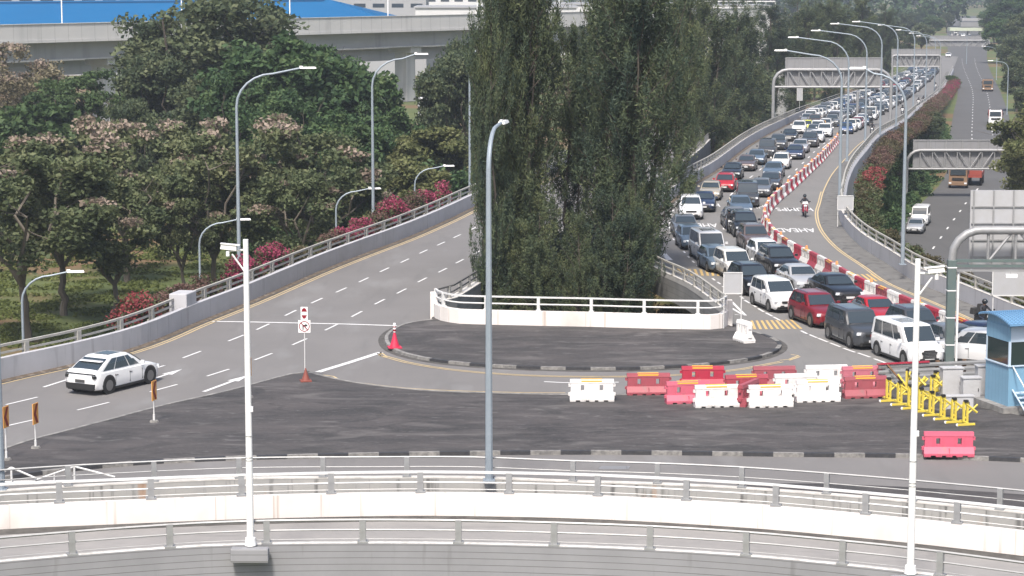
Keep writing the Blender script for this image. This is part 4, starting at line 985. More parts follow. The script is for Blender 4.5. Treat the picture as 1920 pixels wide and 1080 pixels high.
# ------------------------------------------------------------------ lamps and poles
def lamp(p, h, arm, label, m='pole_blue', r=.11, bend=1.6, rise=.35, name="street_lamp", group="street lamps along the roads", head=1.0):
    t = T(name, label, "street lamp", p, 0, group); a = Vector((arm[0], arm[1], 0)); L = a.length; a.normalize(); b = min(bend, L * .75)
    pts = [Vector((0, 0, 0)), Vector((0, 0, h * .5)), Vector((0, 0, h - bend))]; rs = [r, r * .82, r * .66]
    for k in range(1, 7):
        w = math.pi / 2 * k / 6; pts.append(a * b * (1 - math.cos(w)) + Vector((0, 0, h - bend + bend * math.sin(w) * (1 - rise / bend / 2)))); rs.append(r * (.66 - .03 * k))
    pts.append(a * L + Vector((0, 0, h + rise * .2))); rs.append(r * .42)
    MB().tube(pts, rs, 9).build("pole", M[m], t, sm=True)
    MB().box((0, 0, .02), (.42, .42, .05)).build("base_plate", M[m], t)
    z = h + rise * .2; rz = math.atan2(a.y, a.x)
    hd = MB(); hd.box((0, 0, 0), (1.0 * head, .26 * head, .10), top=(.9, .7)); hd.box((-.42 * head, 0, .06), (.2, .1, .1)); ho = hd.build("lamp_head", M['pole_white'], t, loc=tuple(a * (L + .35 * head) + Vector((0, 0, z)))); ho.rotation_euler = (0, 0, rz)
    le = MB().box((0, 0, 0), (.7 * head, .2 * head, .03)).build("lens", M['lens'], ho, loc=(0, 0, -.062))
    return t
def lamp_px(ub, vb, zb, vt, arm, label, fn=P, **k):
    p = fn(ub, vb, zb) if fn is P else PR(ub, vb, zb) + Vector((0, 0, zb))
    y = p.y; s = F / (y * _c + (CH - p.z) * _s); lo, hi = 3.0, 25.0
    for _ in range(40):
        mid = (lo + hi) / 2
        if pix((p.x, p.y, p.z + mid))[1] > vt: lo = mid
        else: hi = mid
    return lamp(p, lo, arm, label, **k)
lamp_px(917, 901, .9, 240, (.45, 2.6), "tall pale blue grey lamp post rising in front of the tall dark trees", r=.14, bend=1.5, rise=.1)
lamp_px(2, 918, .9, 272, (-2.2, .3), "pale lamp post cut by the left edge of the photo", r=.15, bend=1.4)
lamp_px(449, 528, .3, 131, (3.9, .7), "tall lamp post on the left ramp wall, left of three, arm reaching right", r=.125, bend=2.2, rise=.5)
lamp_px(700, 426, .5, 104, (3.2, .5), "tall lamp post on the left ramp wall, second from the left", r=.12, bend=2.2, rise=.5)
lamp_px(881, 352, .5, 84, (2.6, .4), "pale lamp post half hidden at the left edge of the tallest trees", r=.12)
for Y, X, vt, lab in ((120, -25.9, 512, "low lamp standing behind the left ramp wall near the left edge"), (145, -19.9, 412, "low lamp behind the left ramp wall beside the red bougainvillea"), (166, -12.8, 353, "low lamp head showing between leaves left of the second tall lamp"), (188, -8.0, 310, "low lamp behind the pink bougainvillea near the tall dark trees")):
    s_ = F / Y; lamp((X, Y, GZ), (CH - (vt + 55) / s_) - GZ, (2.5, .3), lab, r=.10, bend=1.5, rise=.3, head=.9, group="lower lamps beyond the left ramp wall")
rl = [(1692, 496, 1.05, 131, -2.6, "tall lamp post on the right ramp wall nearest the camera, arm to the left"), (1574, 372, .95, 97, -4.5, "tall lamp post beside the small square board on the right ramp wall"),
      (1588, 302, .95, 72, -5.0, "lamp post second beyond the small square board"), (1622, 270, .95, 59, -5.2, "lamp post third beyond the small square board"), (1650, 252, .95, 46, -5.2, "lamp post rising past the right end of the first gantry"),
      (1680, 236, .95, 42, -5.0, "lamp post just right of the first gantry's curved leg"), (1712, 208, .95, 48, -5.0, "lamp post in front of the second gantry's right part"), (1735, 190, .95, 57, -5.0, "small far lamp post near the second gantry's right leg"), (1752, 172, .95, 63, -5.0, "tiny far lamp post between second and third gantry"), (1762, 158, .95, 68, -5.0, "tiny farthest lamp post below the third gantry")]
for u, v, z, vt, ax, lab in rl:
    lamp_px(u, v, z, vt, (ax, .4), lab, fn=(P if v > 420 else PR), r=.13, bend=2.4, rise=.5, group="tall lamps on the right ramp wall")
for u, v, vt, lab in ((1888, 215, 112, "slim lamp at the right edge of the far expressway, nearer one"), (1868, 150, 85, "slim lamp right of the far expressway, farther one"), (1812, 120, 60, "tiny lamp beside the far end of the expressway")):
    p = P(u, v, GZ); y = p.y; s_ = F / y; lamp(p, CH - (vt + 55) / s_ - GZ, (-3.2, 0), lab, r=.12, group="lamps by the far expressway")
def camera_pole(p, h, side, label, bz, wide=.10):
    t = T("camera_pole", label, "camera pole", p, 0, "white camera poles on the near wall")
    MB().tube([(0, 0, 0), (0, 0, .25), (0, 0, .26), (0, 0, h)], [wide * 1.9, wide * 1.6, wide * 1.15, wide * .85], 14).build("pole", M['pole_white'], t, sm=True)
    for z in (h * .28, h * .29, h * .36): MB().tube([(0, 0, z), (0, 0, z + .025)], wide * 1.13, 14).build("strap", M['rail_grey'], t)
    MB().box((wide * 1.0, -.02, h * .45), (.10, .10, .16)).build("junction_box", M['pole_white'], t)
    MB().tube([(0, 0, bz - .75), (side * .42, -.1, bz - .12)], .03, 6).build("strut", M['pole_white'], t)
    MB().tube([(0, 0, bz), (side * .55, -.1, bz - .02)], .035, 6).build("bracket", M['pole_white'], t)
    c = MB(); c.box((0, 0, 0), (.50, .16, .15), top=(.95, .8)); co = c.build("camera_housing", M['pole_white'], t, loc=(side * .52, -.12, bz + .10)); co.rotation_euler = (0, -side * .1, 0)
    MB().box((-side * .04, 0, .095), (.60, .20, .025)).build("sun_shield", M['pole_white'], co)
    MB().tube([(side * .55, -.12, bz - .02), (side * .55, -.12, bz - .18)], .06, 8).build("dome", M['pole_white'], t)
for (ub, vb, vt, sd, lab, bz) in ((469, 1024, 449, -1, "white camera pole in front of the left ramp, camera near its top", .33), (1708, 1077, 486, 1, "white camera pole at the right, rising past the large white people carrier", .42)):
    p = P(ub, vb, .92); lo = 2.0
    while pix((p.x, p.y + .12, .92 + lo))[1] > vt: lo += .02
    camera_pole((p.x, p.y + .12, .92), lo, sd, lab, lo - bz)
    cb = MB(); cb.box((0, -.20, -.24), (1.2, .38, .46), top=(1, 1)); o = cb.build("pole_bracket", M['grey_wall'], None, bev=.05, loc=(p.x, p.y + .12, .90)); tag(o, "grey concrete plinth bulging from the near wall under the " + ("left" if sd < 0 else "right") + " white camera pole", "plinth")

# ------------------------------------------------------------------ sign gantries
def gantry(A, B, zt, label, board=None, depth=1.6, r=.22, n=8, bendr=1.6, zb=None, extra=None, rot=0.0, mats='truss', top_panel=None):
    """two legs with a rounded truss between them; board: (from, to, low, high) as fractions and heights over the lower chord"""
    A, B = Vector(A), Vector(B); t = T("sign_gantry", label, "sign gantry", A, 0, "sign gantries over the roads"); d = B - A; d.z = 0; L = d.length; d.normalize()
    hA = zt - A.z; hB = zt - B.z; zl = hA - depth
    pts = [Vector((0, 0, 0)), Vector((0, 0, hA - bendr))] + [d * bendr * (1 - math.cos(w)) + Vector((0, 0, hA - bendr + bendr * math.sin(w))) for w in (math.pi / 8, math.pi / 4, math.pi * 3 / 8, math.pi / 2)]
    pts += [d * (L - bendr + bendr * math.sin(w)) + Vector((0, 0, hA - bendr + bendr * math.cos(w))) for w in (0, math.pi / 8, math.pi / 4, math.pi * 3 / 8, math.pi / 2)] + [d * L + Vector((0, 0, hA - hB))]
    MB().tube(pts, r, 10).build("frame", M[mats], t, sm=True)
    MB().tube([Vector((0, 0, zl)), d * L + Vector((0, 0, zl))], r * .7, 8).build("lower_chord", M[mats], t)
    w = MB(); m0 = bendr; span = L - 2 * bendr
    for k in range(n + 1):
        x = m0 + span * k / n; w.tube([d * x + Vector((0, 0, zl)), d * x + Vector((0, 0, hA))], r * .38, 6)
        if k < n:
            x2 = m0 + span * (k + 1) / n; a, b = (hA, zl) if k < n / 2 else (zl, hA); w.tube([d * x + Vector((0, 0, a)), d * x2 + Vector((0, 0, b))], r * .36, 6)
    w.build("truss_web", M[mats], t)
    for bd in (board or []):
        f0, f1, z0, z1 = bd; bm_ = MB(); bm_.box((0, 0, 0), (L * (f1 - f0), .12, z1 - z0)); bo = bm_.build("sign_board", M['sign_back'], t, loc=tuple(d * L * (f0 + f1) / 2 + Vector((0, .45, zl + (z0 + z1) / 2)))); bo.rotation_euler = (0, 0, math.atan2(d.y, d.x))
        fr = MB(); W_ = L * (f1 - f0); H_ = z1 - z0
        for k in range(int(W_ / 1.9) + 1): fr.box((-W_ / 2 + .1 + k * (W_ - .2) / max(1, int(W_ / 1.9)), -.12, 0), (.09, .1, H_))
        for z in (-H_ / 2 + .1, 0, H_ / 2 - .1): fr.box((0, -.10, z), (W_, .06, .08))
        fr.build("board_frame", M[mats], bo)
    return t
a = PR(1449, 236); b = P(1669, 236, a.z); a.z += .9; b.z += .9
def top_z(p, v): return CH - (v + 55) * (p[1] * _c) / F * .995
gantry(a, (b.x, b.y, b.z), top_z(a, 131), "large sign gantry seen from behind spanning the queue ramp, with one wide board", board=[(.10, .93, .0, 4.1)], depth=2.4, r=.24, n=8, bendr=2.0)
t2 = PR(1503, 214); 
q = MB().tube([(0, 0, 0), (0, 0, 6.3)], .2, 8).build("support_post", M['truss'], None, loc=(along(R1, 372).x + 3.2, a.y + 16, zr(388))); tag(q, "pale steel post standing under the first gantry near the left parapet", "steel post")
q0 = PR(1672, 182); q1 = P(1762, 182, q0.z); gantry((q0.x, q0.y, q0.z), (q1.x, q1.y, q0.z), top_z(q0, 104), "second sign gantry seen from behind, smaller, over the far queue", board=[(-.02, 1.0, .0, 3.8)], depth=2.4, r=.22, bendr=.5)
Yg = 860; gx0, gx1 = (1733 - 960) * Yg / F, (1850 - 960) * Yg / F
gantry((gx0, Yg, GZ), (gx1, Yg, GZ), CH - (74 + 55) * Yg / F, "third and farthest sign gantry, spanning the whole far expressway", board=[(.0, 1.0, .2, 4.6)], depth=2.8, r=.3, bendr=.6)
p = P(1699, 372, GZ); xr_ = p.x + 15.5
gantry(p, (xr_, p.y, GZ), top_z(p, 284), "sign gantry across the lower expressway behind the ochre truck", board=[(.05, .97, .1, 3.6)], depth=2.3, r=.2, bendr=1.6)
# foreground right gantry: green leg, bent grey tube, board backs
pg = P(1779, 700); sg = F / (pg.y * _c + CH * _s); zz = lambda v: CH - (v + 55) / sg * 1.0
tg = T("sign_gantry", "green legged sign gantry beside the blue booth, cut by the right edge", "sign gantry", (pg.x, pg.y, .1), 0, "sign gantries over the roads")
hb, ht = zz(478) - .1, zz(423) - .1
MB().box((0, 0, hb / 2), (.40, .40, hb)).build("leg", M['pole_green'], tg, bev=.03)
for z in (1.3, 2.6, 3.9, 5.0): MB().box((0, 0, z), (.43, .43, .05)).build("leg_band", M['pole_white'], tg)
pts = [Vector((0, 0, hb - .1)), Vector((.03, 0, hb + .1))] + [Vector((1.35 * (1 - math.cos(w)), 0, hb + .1 + (ht - hb - .1) * math.sin(w))) for w in (.35, .7, 1.05, 1.35, 1.57)] + [Vector((16, 0, ht))]
MB().tube(pts, .2, 12).build("frame", M['truss'], tg, sm=True)
for z, rr in ((hb - .05, .07), (hb - .30, .06), (hb - .52, .05)): MB().box((8, 0, z), (16, rr * 2, rr * 2)).build("lower_chord", M['pole_green' if z > hb - .4 else 'truss'], tg)
wm = MB(); x = 1.7; k = 0
while x < 15:
    wm.tube([(x, 0, hb), (x, 0, ht)], .075, 6); wm.tube([(x + .1, 0, hb if k % 2 == 0 else ht), (x + 1.2, 0, ht if k % 2 == 0 else hb)], .07, 6); x += 1.3; k += 1
wm.build("truss_web", M['truss'], tg)
sb = MB().box((0, 0, 0), (6, .12, zz(352) - zz(492))).build("sign_board", M['sign_grey'], tg, loc=(1.0 + 3.0, 1.0, (zz(352) + zz(492)) / 2 - .1))
fr = MB()
for k in range(7): fr.box((-2.85 + k * .95, -.11, 0), (.07, .08, zz(352) - zz(492)))
for z in (-1.4, -.6, .2, 1.0): fr.box((0, -.10, z), (5.9, .05, .06))
fr.build("board_frame", M['truss'], sb)
MB().tube([(.35, .1, .2), (.35, .1, hb - .6)], .06, 8).build("conduit", M['pole_white'], tg)
for x in (2.8, 4.0):
    MB().box((x, -.15, hb - .75), (.55, .22, .16)).build("traffic_camera", M['pole_white'], tg); MB().tube([(x, 0, hb - .5), (x, -.05, hb - .7)], .03, 6).build("camera_bracket", M['truss'], tg)

# ------------------------------------------------------------------ signs, cones, boards
def board(u, v, w, h, z0, label, rz=0, legs=2, f=P, dz=0.0, mat_='sign_grey'):
    p = f(u, v); p = p + Vector((0, 0, dz)); t = T("notice_board", label, "sign board", p, rz, None)
    for s in ((-1, 1) if legs == 2 else (0,)): MB().tube([(s * w * .47, 0, 0), (s * w * .47, 0, z0 + h)], .03, 6).build("leg", M['rail_white'], t)
    bo = MB().box((0, -.03, z0 + h / 2), (w, .05, h)).build("panel", M[mat_], t)
    fr = MB()
    for z in (z0, z0 + h): fr.box((0, -.04, z), (w + .05, .08, .05))
    for x in (-w / 2, w / 2): fr.box((x, -.04, z0 + h / 2), (.05, .08, h))
    fr.build("panel_frame", M['rail_white'], t); return t
board(1373, 620, .98, 1.12, 2.0, "square grey board on two poles at the end of the curved white wall")
board(1584, 430, 1.15, 1.05, 1.25, "small pale square board on posts outside the right ramp wall", dz=.2)
board(1892, 640, 1.9, 1.3, 2.4, "grey board on posts at the right edge above the blue booth")
board(1499, 205, 1.0, 2.2, 1.6, "narrow grey board on the left parapet near the first gantry leg", legs=1, f=PR)
def chevron(u, v, h, label, vt, yaw=75):
    p = P(u, v, .13); t = T("chevron_sign", label, "chevron sign", (p.x, p.y, .13), D(yaw), "chevron signs along the left ramp kerb")
    MB().tube([(0, 0, 0), (0, 0, .07), (0, 0, .08)], [.2, .17, .04], 10).build("base", M['kerb_white'], t)
    MB().tube([(0, 0, .05), (0, 0, .32), (0, 0, .33), (0, 0, h)], [.05, .05, .028, .028], 6).build("post", M['rail_white'], t)
    MB().box((0, -.03, h + .02 - .42), (.46, .03, .84)).build("panel", M['chev_y'], t)
    c = MB(); 
    for s in (1, -1): c.add([(-.18, -.048, h - .40), (.02, -.048, h - .40 + s * .38), (.20, -.048, h - .40 + s * .38), (.02, -.048, h - .40)], [(0, 1, 2, 3)])
    c.build("arrow", M['chev_r'], t)
chevron(289, 791, 1.75, "orange chevron sign on a thin post right of the white fastback", 711)
chevron(67, 840, 1.8, "orange chevron sign nearest the left edge that shows whole", 756)
chevron(467, 745, 1.75, "orange chevron sign hidden partly behind the left white camera pole", 672)
chevron(12, 862, 2.1, "orange chevron sign cut by the left edge of the photo", 760)
# no right turn sign on a cone
p = P(572, 712, .13); t = T("traffic_sign", "small no right turn sign with a second plate above, on a thin pole", "traffic sign", (p.x, p.y, .13), 0)
MB().tube([(0, 0, 0), (0, 0, 3.1)], .022, 6).build("pole", M['rail_white'], t)
z1 = 2.52; MB().box((0, -.03, z1), (.56, .03, .58)).build("plate", M['sign_white'], t)
rg = MB(); n = 28
for k in range(n):
    a, b = 2 * math.pi * k / n, 2 * math.pi * (k + 1) / n
    rg.add([(.25 * math.cos(a), -.049, z1 + .25 * math.sin(a)), (.25 * math.cos(b), -.049, z1 + .25 * math.sin(b)), (.21 * math.cos(b), -.049, z1 + .21 * math.sin(b)), (.21 * math.cos(a), -.049, z1 + .21 * math.sin(a))], [(0, 1, 2, 3)])
rg.build("ring", M['sign_red'], t)
ar = MB(); ar.box((-.06, -.052, z1 - .06), (.05, .01, .20)); ar.box((0, -.052, z1 + .05), (.14, .01, .05)); ar.add([(.05, -.054, z1 - .03), (.16, -.054, z1 + .05), (.05, -.054, z1 + .13)], [(0, 1, 2)]); ar.build("arrow", M['sign_black'], t)
sl = MB(); sl.add([(-.16, -.058, z1 + .14), (-.13, -.058, z1 + .17), (.16, -.058, z1 - .14), (.13, -.058, z1 - .17)], [(0, 1, 2, 3)]); sl.build("slash", M['sign_red'], t)
z2 = 3.13; MB().box((0, -.03, z2), (.32, .03, .60)).build("plate", M['sign_white'], t)
up_ = MB(); up_.add([(-.13, -.05, z2 + .08), (.13, -.05, z2 + .08), (.08, -.05, z2 + .22), (0, -.05, z2 + .26), (-.08, -.05, z2 + .22)], [(0, 1, 2, 3, 4)]); up_.add([(-.13, -.05, z2 - .08), (.13, -.05, z2 - .08), (.05, -.05, z2 - .24), (-.05, -.05, z2 - .24)], [(0, 1, 2, 3)]); up_.build("symbol", M['sign_red'], t)
def cone(p, h, r, label, m, band=None, name="traffic_cone"):
    t = T(name, label, "traffic cone", p, .2)
    MB().box((0, 0, .03), (r * 2.6, r * 2.6, .06)).build("base", m, t, bev=.01)
    MB().tube([(0, 0, .05), (0, 0, h * .5), (0, 0, h)], [r, r * .55, r * .12], 14).build("cone", m, t, sm=True)
    if band: MB().tube([(0, 0, h * .55), (0, 0, h * .72)], [r * .56, r * .40], 14).build("band", band, t)
    return t
M['cone_old'] = mat("faded_brown_red_cone", (.20, .055, .04), .7); M['cone_red'] = mat("bright_red_cone", (.50, .02, .06), .5)
p = P(573, 713, .13); cone((p.x + .03, p.y - .25, .13), .62, .20, "faded brown traffic cone at the foot of the no right turn sign", M['cone_old'])
p = P(740, 652, .13); t = cone((p.x, p.y, .13), .85, .26, "tall red traffic cone with red and white banded top on the island kerb", M['cone_red'])
MB().tube([(0, 0, .80), (0, 0, 1.26)], .07, 12).build("top_tube", M['sign_white'], t)
MB().tube([(0, 0, .84), (0, 0, .95)], .075, 12).build("band", M['sign_red'], t); MB().tube([(0, 0, 1.04), (0, 0, 1.10)], .075, 12).build("band", M['sign_red'], t)
# triangular steel frames standing behind the railing
for u, v, w, lab in ((140, 906, 1.5, "white triangular steel trestle standing behind the railing at lower left"), (22, 908, .9, "small white steel trestle at the left edge behind the railing")):
    p = P(u, v); t = T("steel_trestle", lab, "trestle", (p.x, p.y, .02), .05); k = MB()
    k.tube([(-w, 0, .1), (0, 0, .62)], .04, 6); k.tube([(0, 0, .62), (w, 0, .2)], .04, 6); k.tube([(-w * 1.3, .1, .04), (w * 1.3, .1, .06)], .04, 6); k.tube([(0, 0, .05), (0, 0, .6)], .04, 6); k.tube([(-w * .5, 0, 0), (-w * .5, 0, .36)], .03, 6); k.build("bars", M['rail_white'], t)

# ------------------------------------------------------------------ guard booth, cabinets, guardrail, folding barricades
pa, pb_ = P(1846, 762), P(1889, 778); bx = pb_ - pa; bl_ = bx.length; rzb = math.atan2(bx.y, bx.x)
# local frame: x along the left face (towards us), y to the right of it
tb = T("guard_booth", "small blue guard booth with corrugated roof at the right edge", "guard booth", (pa.x, pa.y, .25), rzb)
BWd, H0 = 2.6, 3.45; LL = max(2.0, bl_)
def bxp(name, c, d, m, par=tb, bev=0): return MB().box(c, d).build(name, M[m], par, bev=bev)
bxp("floor_slab", (LL / 2, BWd / 2, .05), (LL + .2, BWd + .2, .12), 'kerb')
bxp("lower_panel", (LL / 2, .03, .98), (LL, .06, 1.75), 'booth'); bxp("lower_panel", (LL - .03, BWd / 2, .98), (.055, BWd - .12, 1.75), 'booth'); bxp("lower_panel", (.03, BWd / 2, .98), (.055, BWd - .12, 1.75), 'booth'); bxp("lower_panel", (LL / 2, BWd - .03, .98), (LL, .06, 1.75), 'booth')
bxp("upper_panel", (LL / 2, .03, 3.25), (LL, .06, .66), 'booth'); bxp("upper_panel", (LL - .03, BWd / 2, 3.25), (.055, BWd - .12, .66), 'booth_trim'); bxp("upper_panel", (.03, BWd / 2, 3.25), (.055, BWd - .12, .66), 'booth'); bxp("upper_panel", (LL / 2, BWd - .03, 3.25), (LL, .06, .66), 'booth')
for x in (.04, LL - .04):
    for y in (.04, BWd - .04): bxp("corner_post", (x, y, 2.4), (.09, .09, 1.1), 'booth_trim')
bxp("window_pane", (LL / 2, .035, 2.39), (LL - .16, .03, 1.05), 'glass'); bxp("window_pane", (LL - .035, BWd / 2, 2.39), (.03, BWd - .16, 1.05), 'glass'); bxp("window_pane", (LL / 2, BWd - .035, 2.39), (LL - .16, .03, 1.05), 'glass')
bxp("window_bar", (LL - .02, BWd * .45, 2.39), (.06, .05, 1.05), 'booth_trim'); bxp("sill", (LL / 2, -.02, 1.88), (LL + .04, .08, .05), 'booth_trim'); bxp("sill", (LL + .02, BWd / 2, 1.88), (.08, BWd, .05), 'booth_trim')
rf = MB(); prof = []
for k in range(9):
    x = -.35 + (LL + .8) * k / 8; prof.append((x, 3.62 + .52 * math.sin(math.pi * min(1, max(0, k / 8)) * .62 + .75) - .16))
for y in (-.25, BWd + .25):
    for x, z in prof: rf.v.append((x, y, z))
    for x, z in prof: rf.v.append((x, y, z + .06))
for k in range(8):
    a = [k, k + 1, 18 + k + 1, 18 + k]; rf.f.append(tuple(a)); rf.f.append(tuple(9 + i for i in a)); rf.f.append((k, k + 1, 10 + k, 9 + k)); rf.f.append((18 + k, 19 + k, 28 + k, 27 + k)); rf.m += [0] * 4
rf.f += [(0, 18, 27, 9), (8, 26, 35, 17)]; rf.m += [0, 0]
ro = rf.build("roof", M['booth_roof'], tb)
rb = MB()
for k in range(17):
    y = -.2 + (BWd + .4) * k / 16; rb.tube([(x, y, z + .07) for x, z in prof], .028, 5, cap=False)
rb.build("roof_rib", M['booth_roof'], ro)
gb = MB(); gb.poly([(0, 0)] * 0 or [(0, 0, 0), (1, 0, 0), (0, 1, 0)]) if False else None
for y in (.03, BWd - .03):
    g_ = MB(); vs = [(0.0, y, 3.57)] + [(min(LL, max(0, x)), y, z) for x, z in prof[1:-1]] + [(LL, y, 3.57)]; g_.add(vs, [tuple(range(len(vs)))]); g_.build("gable", M['booth'], tb)
for k in range(5): bxp("stair_tread", (LL + .25 + k * .26, .60, .75 - k * .17), (.24, .8, .04), 'booth_trim')
for y in (.18, 1.02):
    MB().tube([(LL + .05, y, .85), (LL + 1.6, y, -.15)], .035, 6).build("stair_string", M['booth_trim'], tb)
    MB().tube([(LL + .05, y, 1.85), (LL + 1.6, y, .75)], .03, 6).build("handrail", M['rail_white'], tb); MB().tube([(LL + 1.6, y, -.1), (LL + 1.6, y, .75)], .03, 6).build("handrail_post", M['rail_white'], tb)
bxp("desk", (LL * .5, BWd * .45, 1.95), (.7, 1.6, .06), 'cabinet'); bxp("monitor", (LL * .5, BWd * .3, 2.2), (.06, .5, .36), 'trim')
pl_ = MB().box((LL / 2, BWd / 2, -.05), (LL + .7, BWd + .8, .34)).build("plinth", M['kerb'], tb)
def cabinet(u, v, w, h, d, label, rz=.1, m='cabinet'):
    p = P(u, v, .13); t = T("equipment_cabinet", label, "cabinet", (p.x, p.y + d / 2, .13), rz, "grey equipment cabinets beside the booth")
    MB().box((0, 0, h / 2), (w, d, h)).build("case", M[m], t, bev=.02); MB().box((0, 0, h + .03), (w + .08, d + .08, .05)).build("lid", M[m], t)
    dr = MB().box((0, -d / 2 - .012, h * .5), (w * .86, .02, h * .86)).build("door", M[m], t); MB().box((w * .34, -d / 2 - .035, h * .5), (.03, .03, .14)).build("handle", M['trim'], dr)
cabinet(1785, 745, .92, 1.28, .5, "grey cabinet at the foot of the green gantry leg"); cabinet(1821, 752, .80, 1.0, .5, "lower grey cabinet between the gantry cabinet and the booth"); cabinet(1845, 744, .66, 1.35, .5, "narrow tall cabinet touching the blue booth"); cabinet(1797, 768, 1.3, .55, .35, "low pale box in front of the grey cabinets")
g0, g1 = P(1645, 731), P(1935, 716); gd = (g1 - g0); gl = gd.length; gd.normalize(); grz = math.atan2(gd.y, gd.x)
tgr = T("guardrail", "grey steel guardrail with stacked beams and timber props behind the yellow barricades", "guardrail", g0, grz)
for z in (.30, .56, .82, 1.08):
    bm2 = MB(); n = int(gl / 1)
    pr_ = [(0, z - .09), (-.05, z - .06), (-.05, z - .02), (-.01, z), (-.05, z + .02), (-.05, z + .06), (0, z + .09), (.02, z)]
    bm2.sweep([Vector((0, 0, 0)), Vector((gl, 0, 0))], [(-a - .08, b) for a, b in pr_]); bm2.build("beam", M['rail_grey'], tgr)
x = .3
while x < gl: MB().box((x, .05, .6), (.16, .12, 1.25)).build("post", M['rust' if int(x * 3) % 2 else 'rail_grey'], tgr); x += 1.35
MB().tube([(.4, -.1, 1.2), (1.1, -1.0, .1)], .05, 5).build("prop", M['rust'], tgr); MB().box((1.2, -.12, 1.22), (2.6, .06, .08)).build("red_cap", M['barrier_red'], tgr)
FT = [(1661, 755), (1682, 762), (1702, 769), (1722, 775), (1742, 782), (1763, 789), (1784, 795), (1806, 800)]
def barricade(p, label, rz):
    t = T("folding_barricade", label, "barricade", p, rz, "yellow steel barricades")
    MB().box((-.02, 0, .05), (.80, .10, .08)).build("foot", M['yellow_steel'], t)
    MB().box((.14, .42, .05), (.10, .85, .08)).build("base_rail", M['yellow_steel'], t)
    for dx in (.08, .24): MB().box((dx, .42, .50), (.09, .08, .86)).build("upright", M['yellow_steel'], t)
    MB().tube([(.12, .42, .88), (.66, .35, .46)], .052, 6).build("brace", M['yellow_steel'], t); MB().tube([(.20, .42, .36), (.68, .36, .80)], .042, 6).build("brace", M['yellow_steel'], t); MB().tube([(.18, .42, .2), (.56, .9, .66)], .045, 6).build("brace", M['yellow_steel'], t)
    MB().box((.16, .40, .96), (.18, .14, .10)).build("cap", M['black'], t)
    MB().disc((-.42, 0, .05), .06, (0, 1, 0), 10, 0, .06).build("castor", M['sign_white'], t)
for i, (u, v) in enumerate(FT):
    p = P(u + 6, v - 2, .13); barricade((p.x, p.y, .13), f"yellow steel barricade, {nth(i + 1)} from the left in the front row beside the booth", D(16))
for i, (u, v) in enumerate(((1704, 741), (1727, 744), (1748, 748), (1716, 735), (1738, 737))):
    p = P(u, v, .13); barricade((p.x, p.y, .13), f"yellow steel barricade, {nth(i + 1)} of the jumbled ones behind the front row", D((-30, 40, 10, 70, -50)[i]))

# ------------------------------------------------------------------ foliage
def leafmat(name, cols, rough=.65, trans=.25):
    """leaf colour differs from leaf clump to leaf clump and from tree to tree"""
    m = bpy.data.materials.new(name); m.use_nodes = True; nt = m.node_tree; b = nt.nodes["Principled BSDF"]; b.inputs["Roughness"].default_value = rough; b.inputs["Specular IOR Level"].default_value = .25
    ge = nt.nodes.new("ShaderNodeNewGeometry"); oi = nt.nodes.new("ShaderNodeObjectInfo"); tc = nt.nodes.new("ShaderNodeTexCoord")
    ns = nt.nodes.new("ShaderNodeTexNoise"); ns.inputs["Scale"].default_value = .38; ns.inputs["Detail"].default_value = 3; nt.links.new(tc.outputs["Object"], ns.inputs["Vector"])
    a1 = nt.nodes.new("ShaderNodeMath"); a1.operation = 'MULTIPLY_ADD'; a1.inputs[1].default_value = .38; nt.links.new(ge.outputs["Random Per Island"], a1.inputs[0])
    a2 = nt.nodes.new("ShaderNodeMath"); a2.operation = 'MULTIPLY_ADD'; a2.inputs[1].default_value = 1.5; a2.inputs[2].default_value = -.50; nt.links.new(ns.outputs["Fac"], a2.inputs[0]); nt.links.new(a2.outputs[0], a1.inputs[2])
    a3 = nt.nodes.new("ShaderNodeMath"); a3.operation = 'MULTIPLY_ADD'; a3.inputs[1].default_value = .25; nt.links.new(oi.outputs["Random"], a3.inputs[0]); nt.links.new(a1.outputs[0], a3.inputs[2])
    rp = nt.nodes.new("ShaderNodeValToRGB"); el = rp.color_ramp.elements
    while len(el) < len(cols): el.new(.5)
    for i, c in enumerate(cols): el[i].position = .05 + .9 * i / (len(cols) - 1); el[i].color = (*c, 1)
    nt.links.new(a3.outputs[0], rp.inputs[0]); nt.links.new(rp.outputs[0], b.inputs["Base Color"])
    tr = nt.nodes.new("ShaderNodeBsdfTranslucent"); nt.links.new(rp.outputs[0], tr.inputs[0]); mx = nt.nodes.new("ShaderNodeMixShader"); mx.inputs[0].default_value = trans
    nt.links.new(b.outputs[0], mx.inputs[1]); nt.links.new(tr.outputs[0], mx.inputs[2]); nt.links.new(mx.outputs[0], nt.nodes["Material Output"].inputs[0]); return m
V_ = {}
V_['casuarina'] = leafmat("casuarina_needles", [(.028, .049, .038), (.054, .078, .052), (.094, .120, .062), (.160, .180, .085)])
V_['green'] = leafmat("broadleaf_green", [(.020, .044, .022), (.034, .068, .028), (.060, .105, .040), (.105, .150, .060)])
V_['deep'] = leafmat("deep_olive_green_leaves", [(.028, .046, .028), (.050, .072, .040), (.085, .108, .054), (.135, .152, .078)])
V_['olive'] = leafmat("broadleaf_olive", [(.038, .054, .028), (.068, .090, .042), (.108, .130, .060), (.165, .178, .090)])
V_['bright'] = leafmat("bright_green_leaves", [(.030, .056, .022), (.052, .088, .032), (.090, .130, .048)])
V_['sunny'] = leafmat("yellow_green_leaves", [(.040, .055, .022), (.085, .100, .036), (.14, .15, .06), (.20, .20, .10)])
V_['dry'] = leafmat("dry_pale_leaves", [(.10, .085, .055), (.17, .15, .09), (.27, .24, .17)])
V_['blossom'] = leafmat("pinkish_cream_blossom", [(.15, .115, .085), (.24, .19, .15), (.36, .29, .24)])
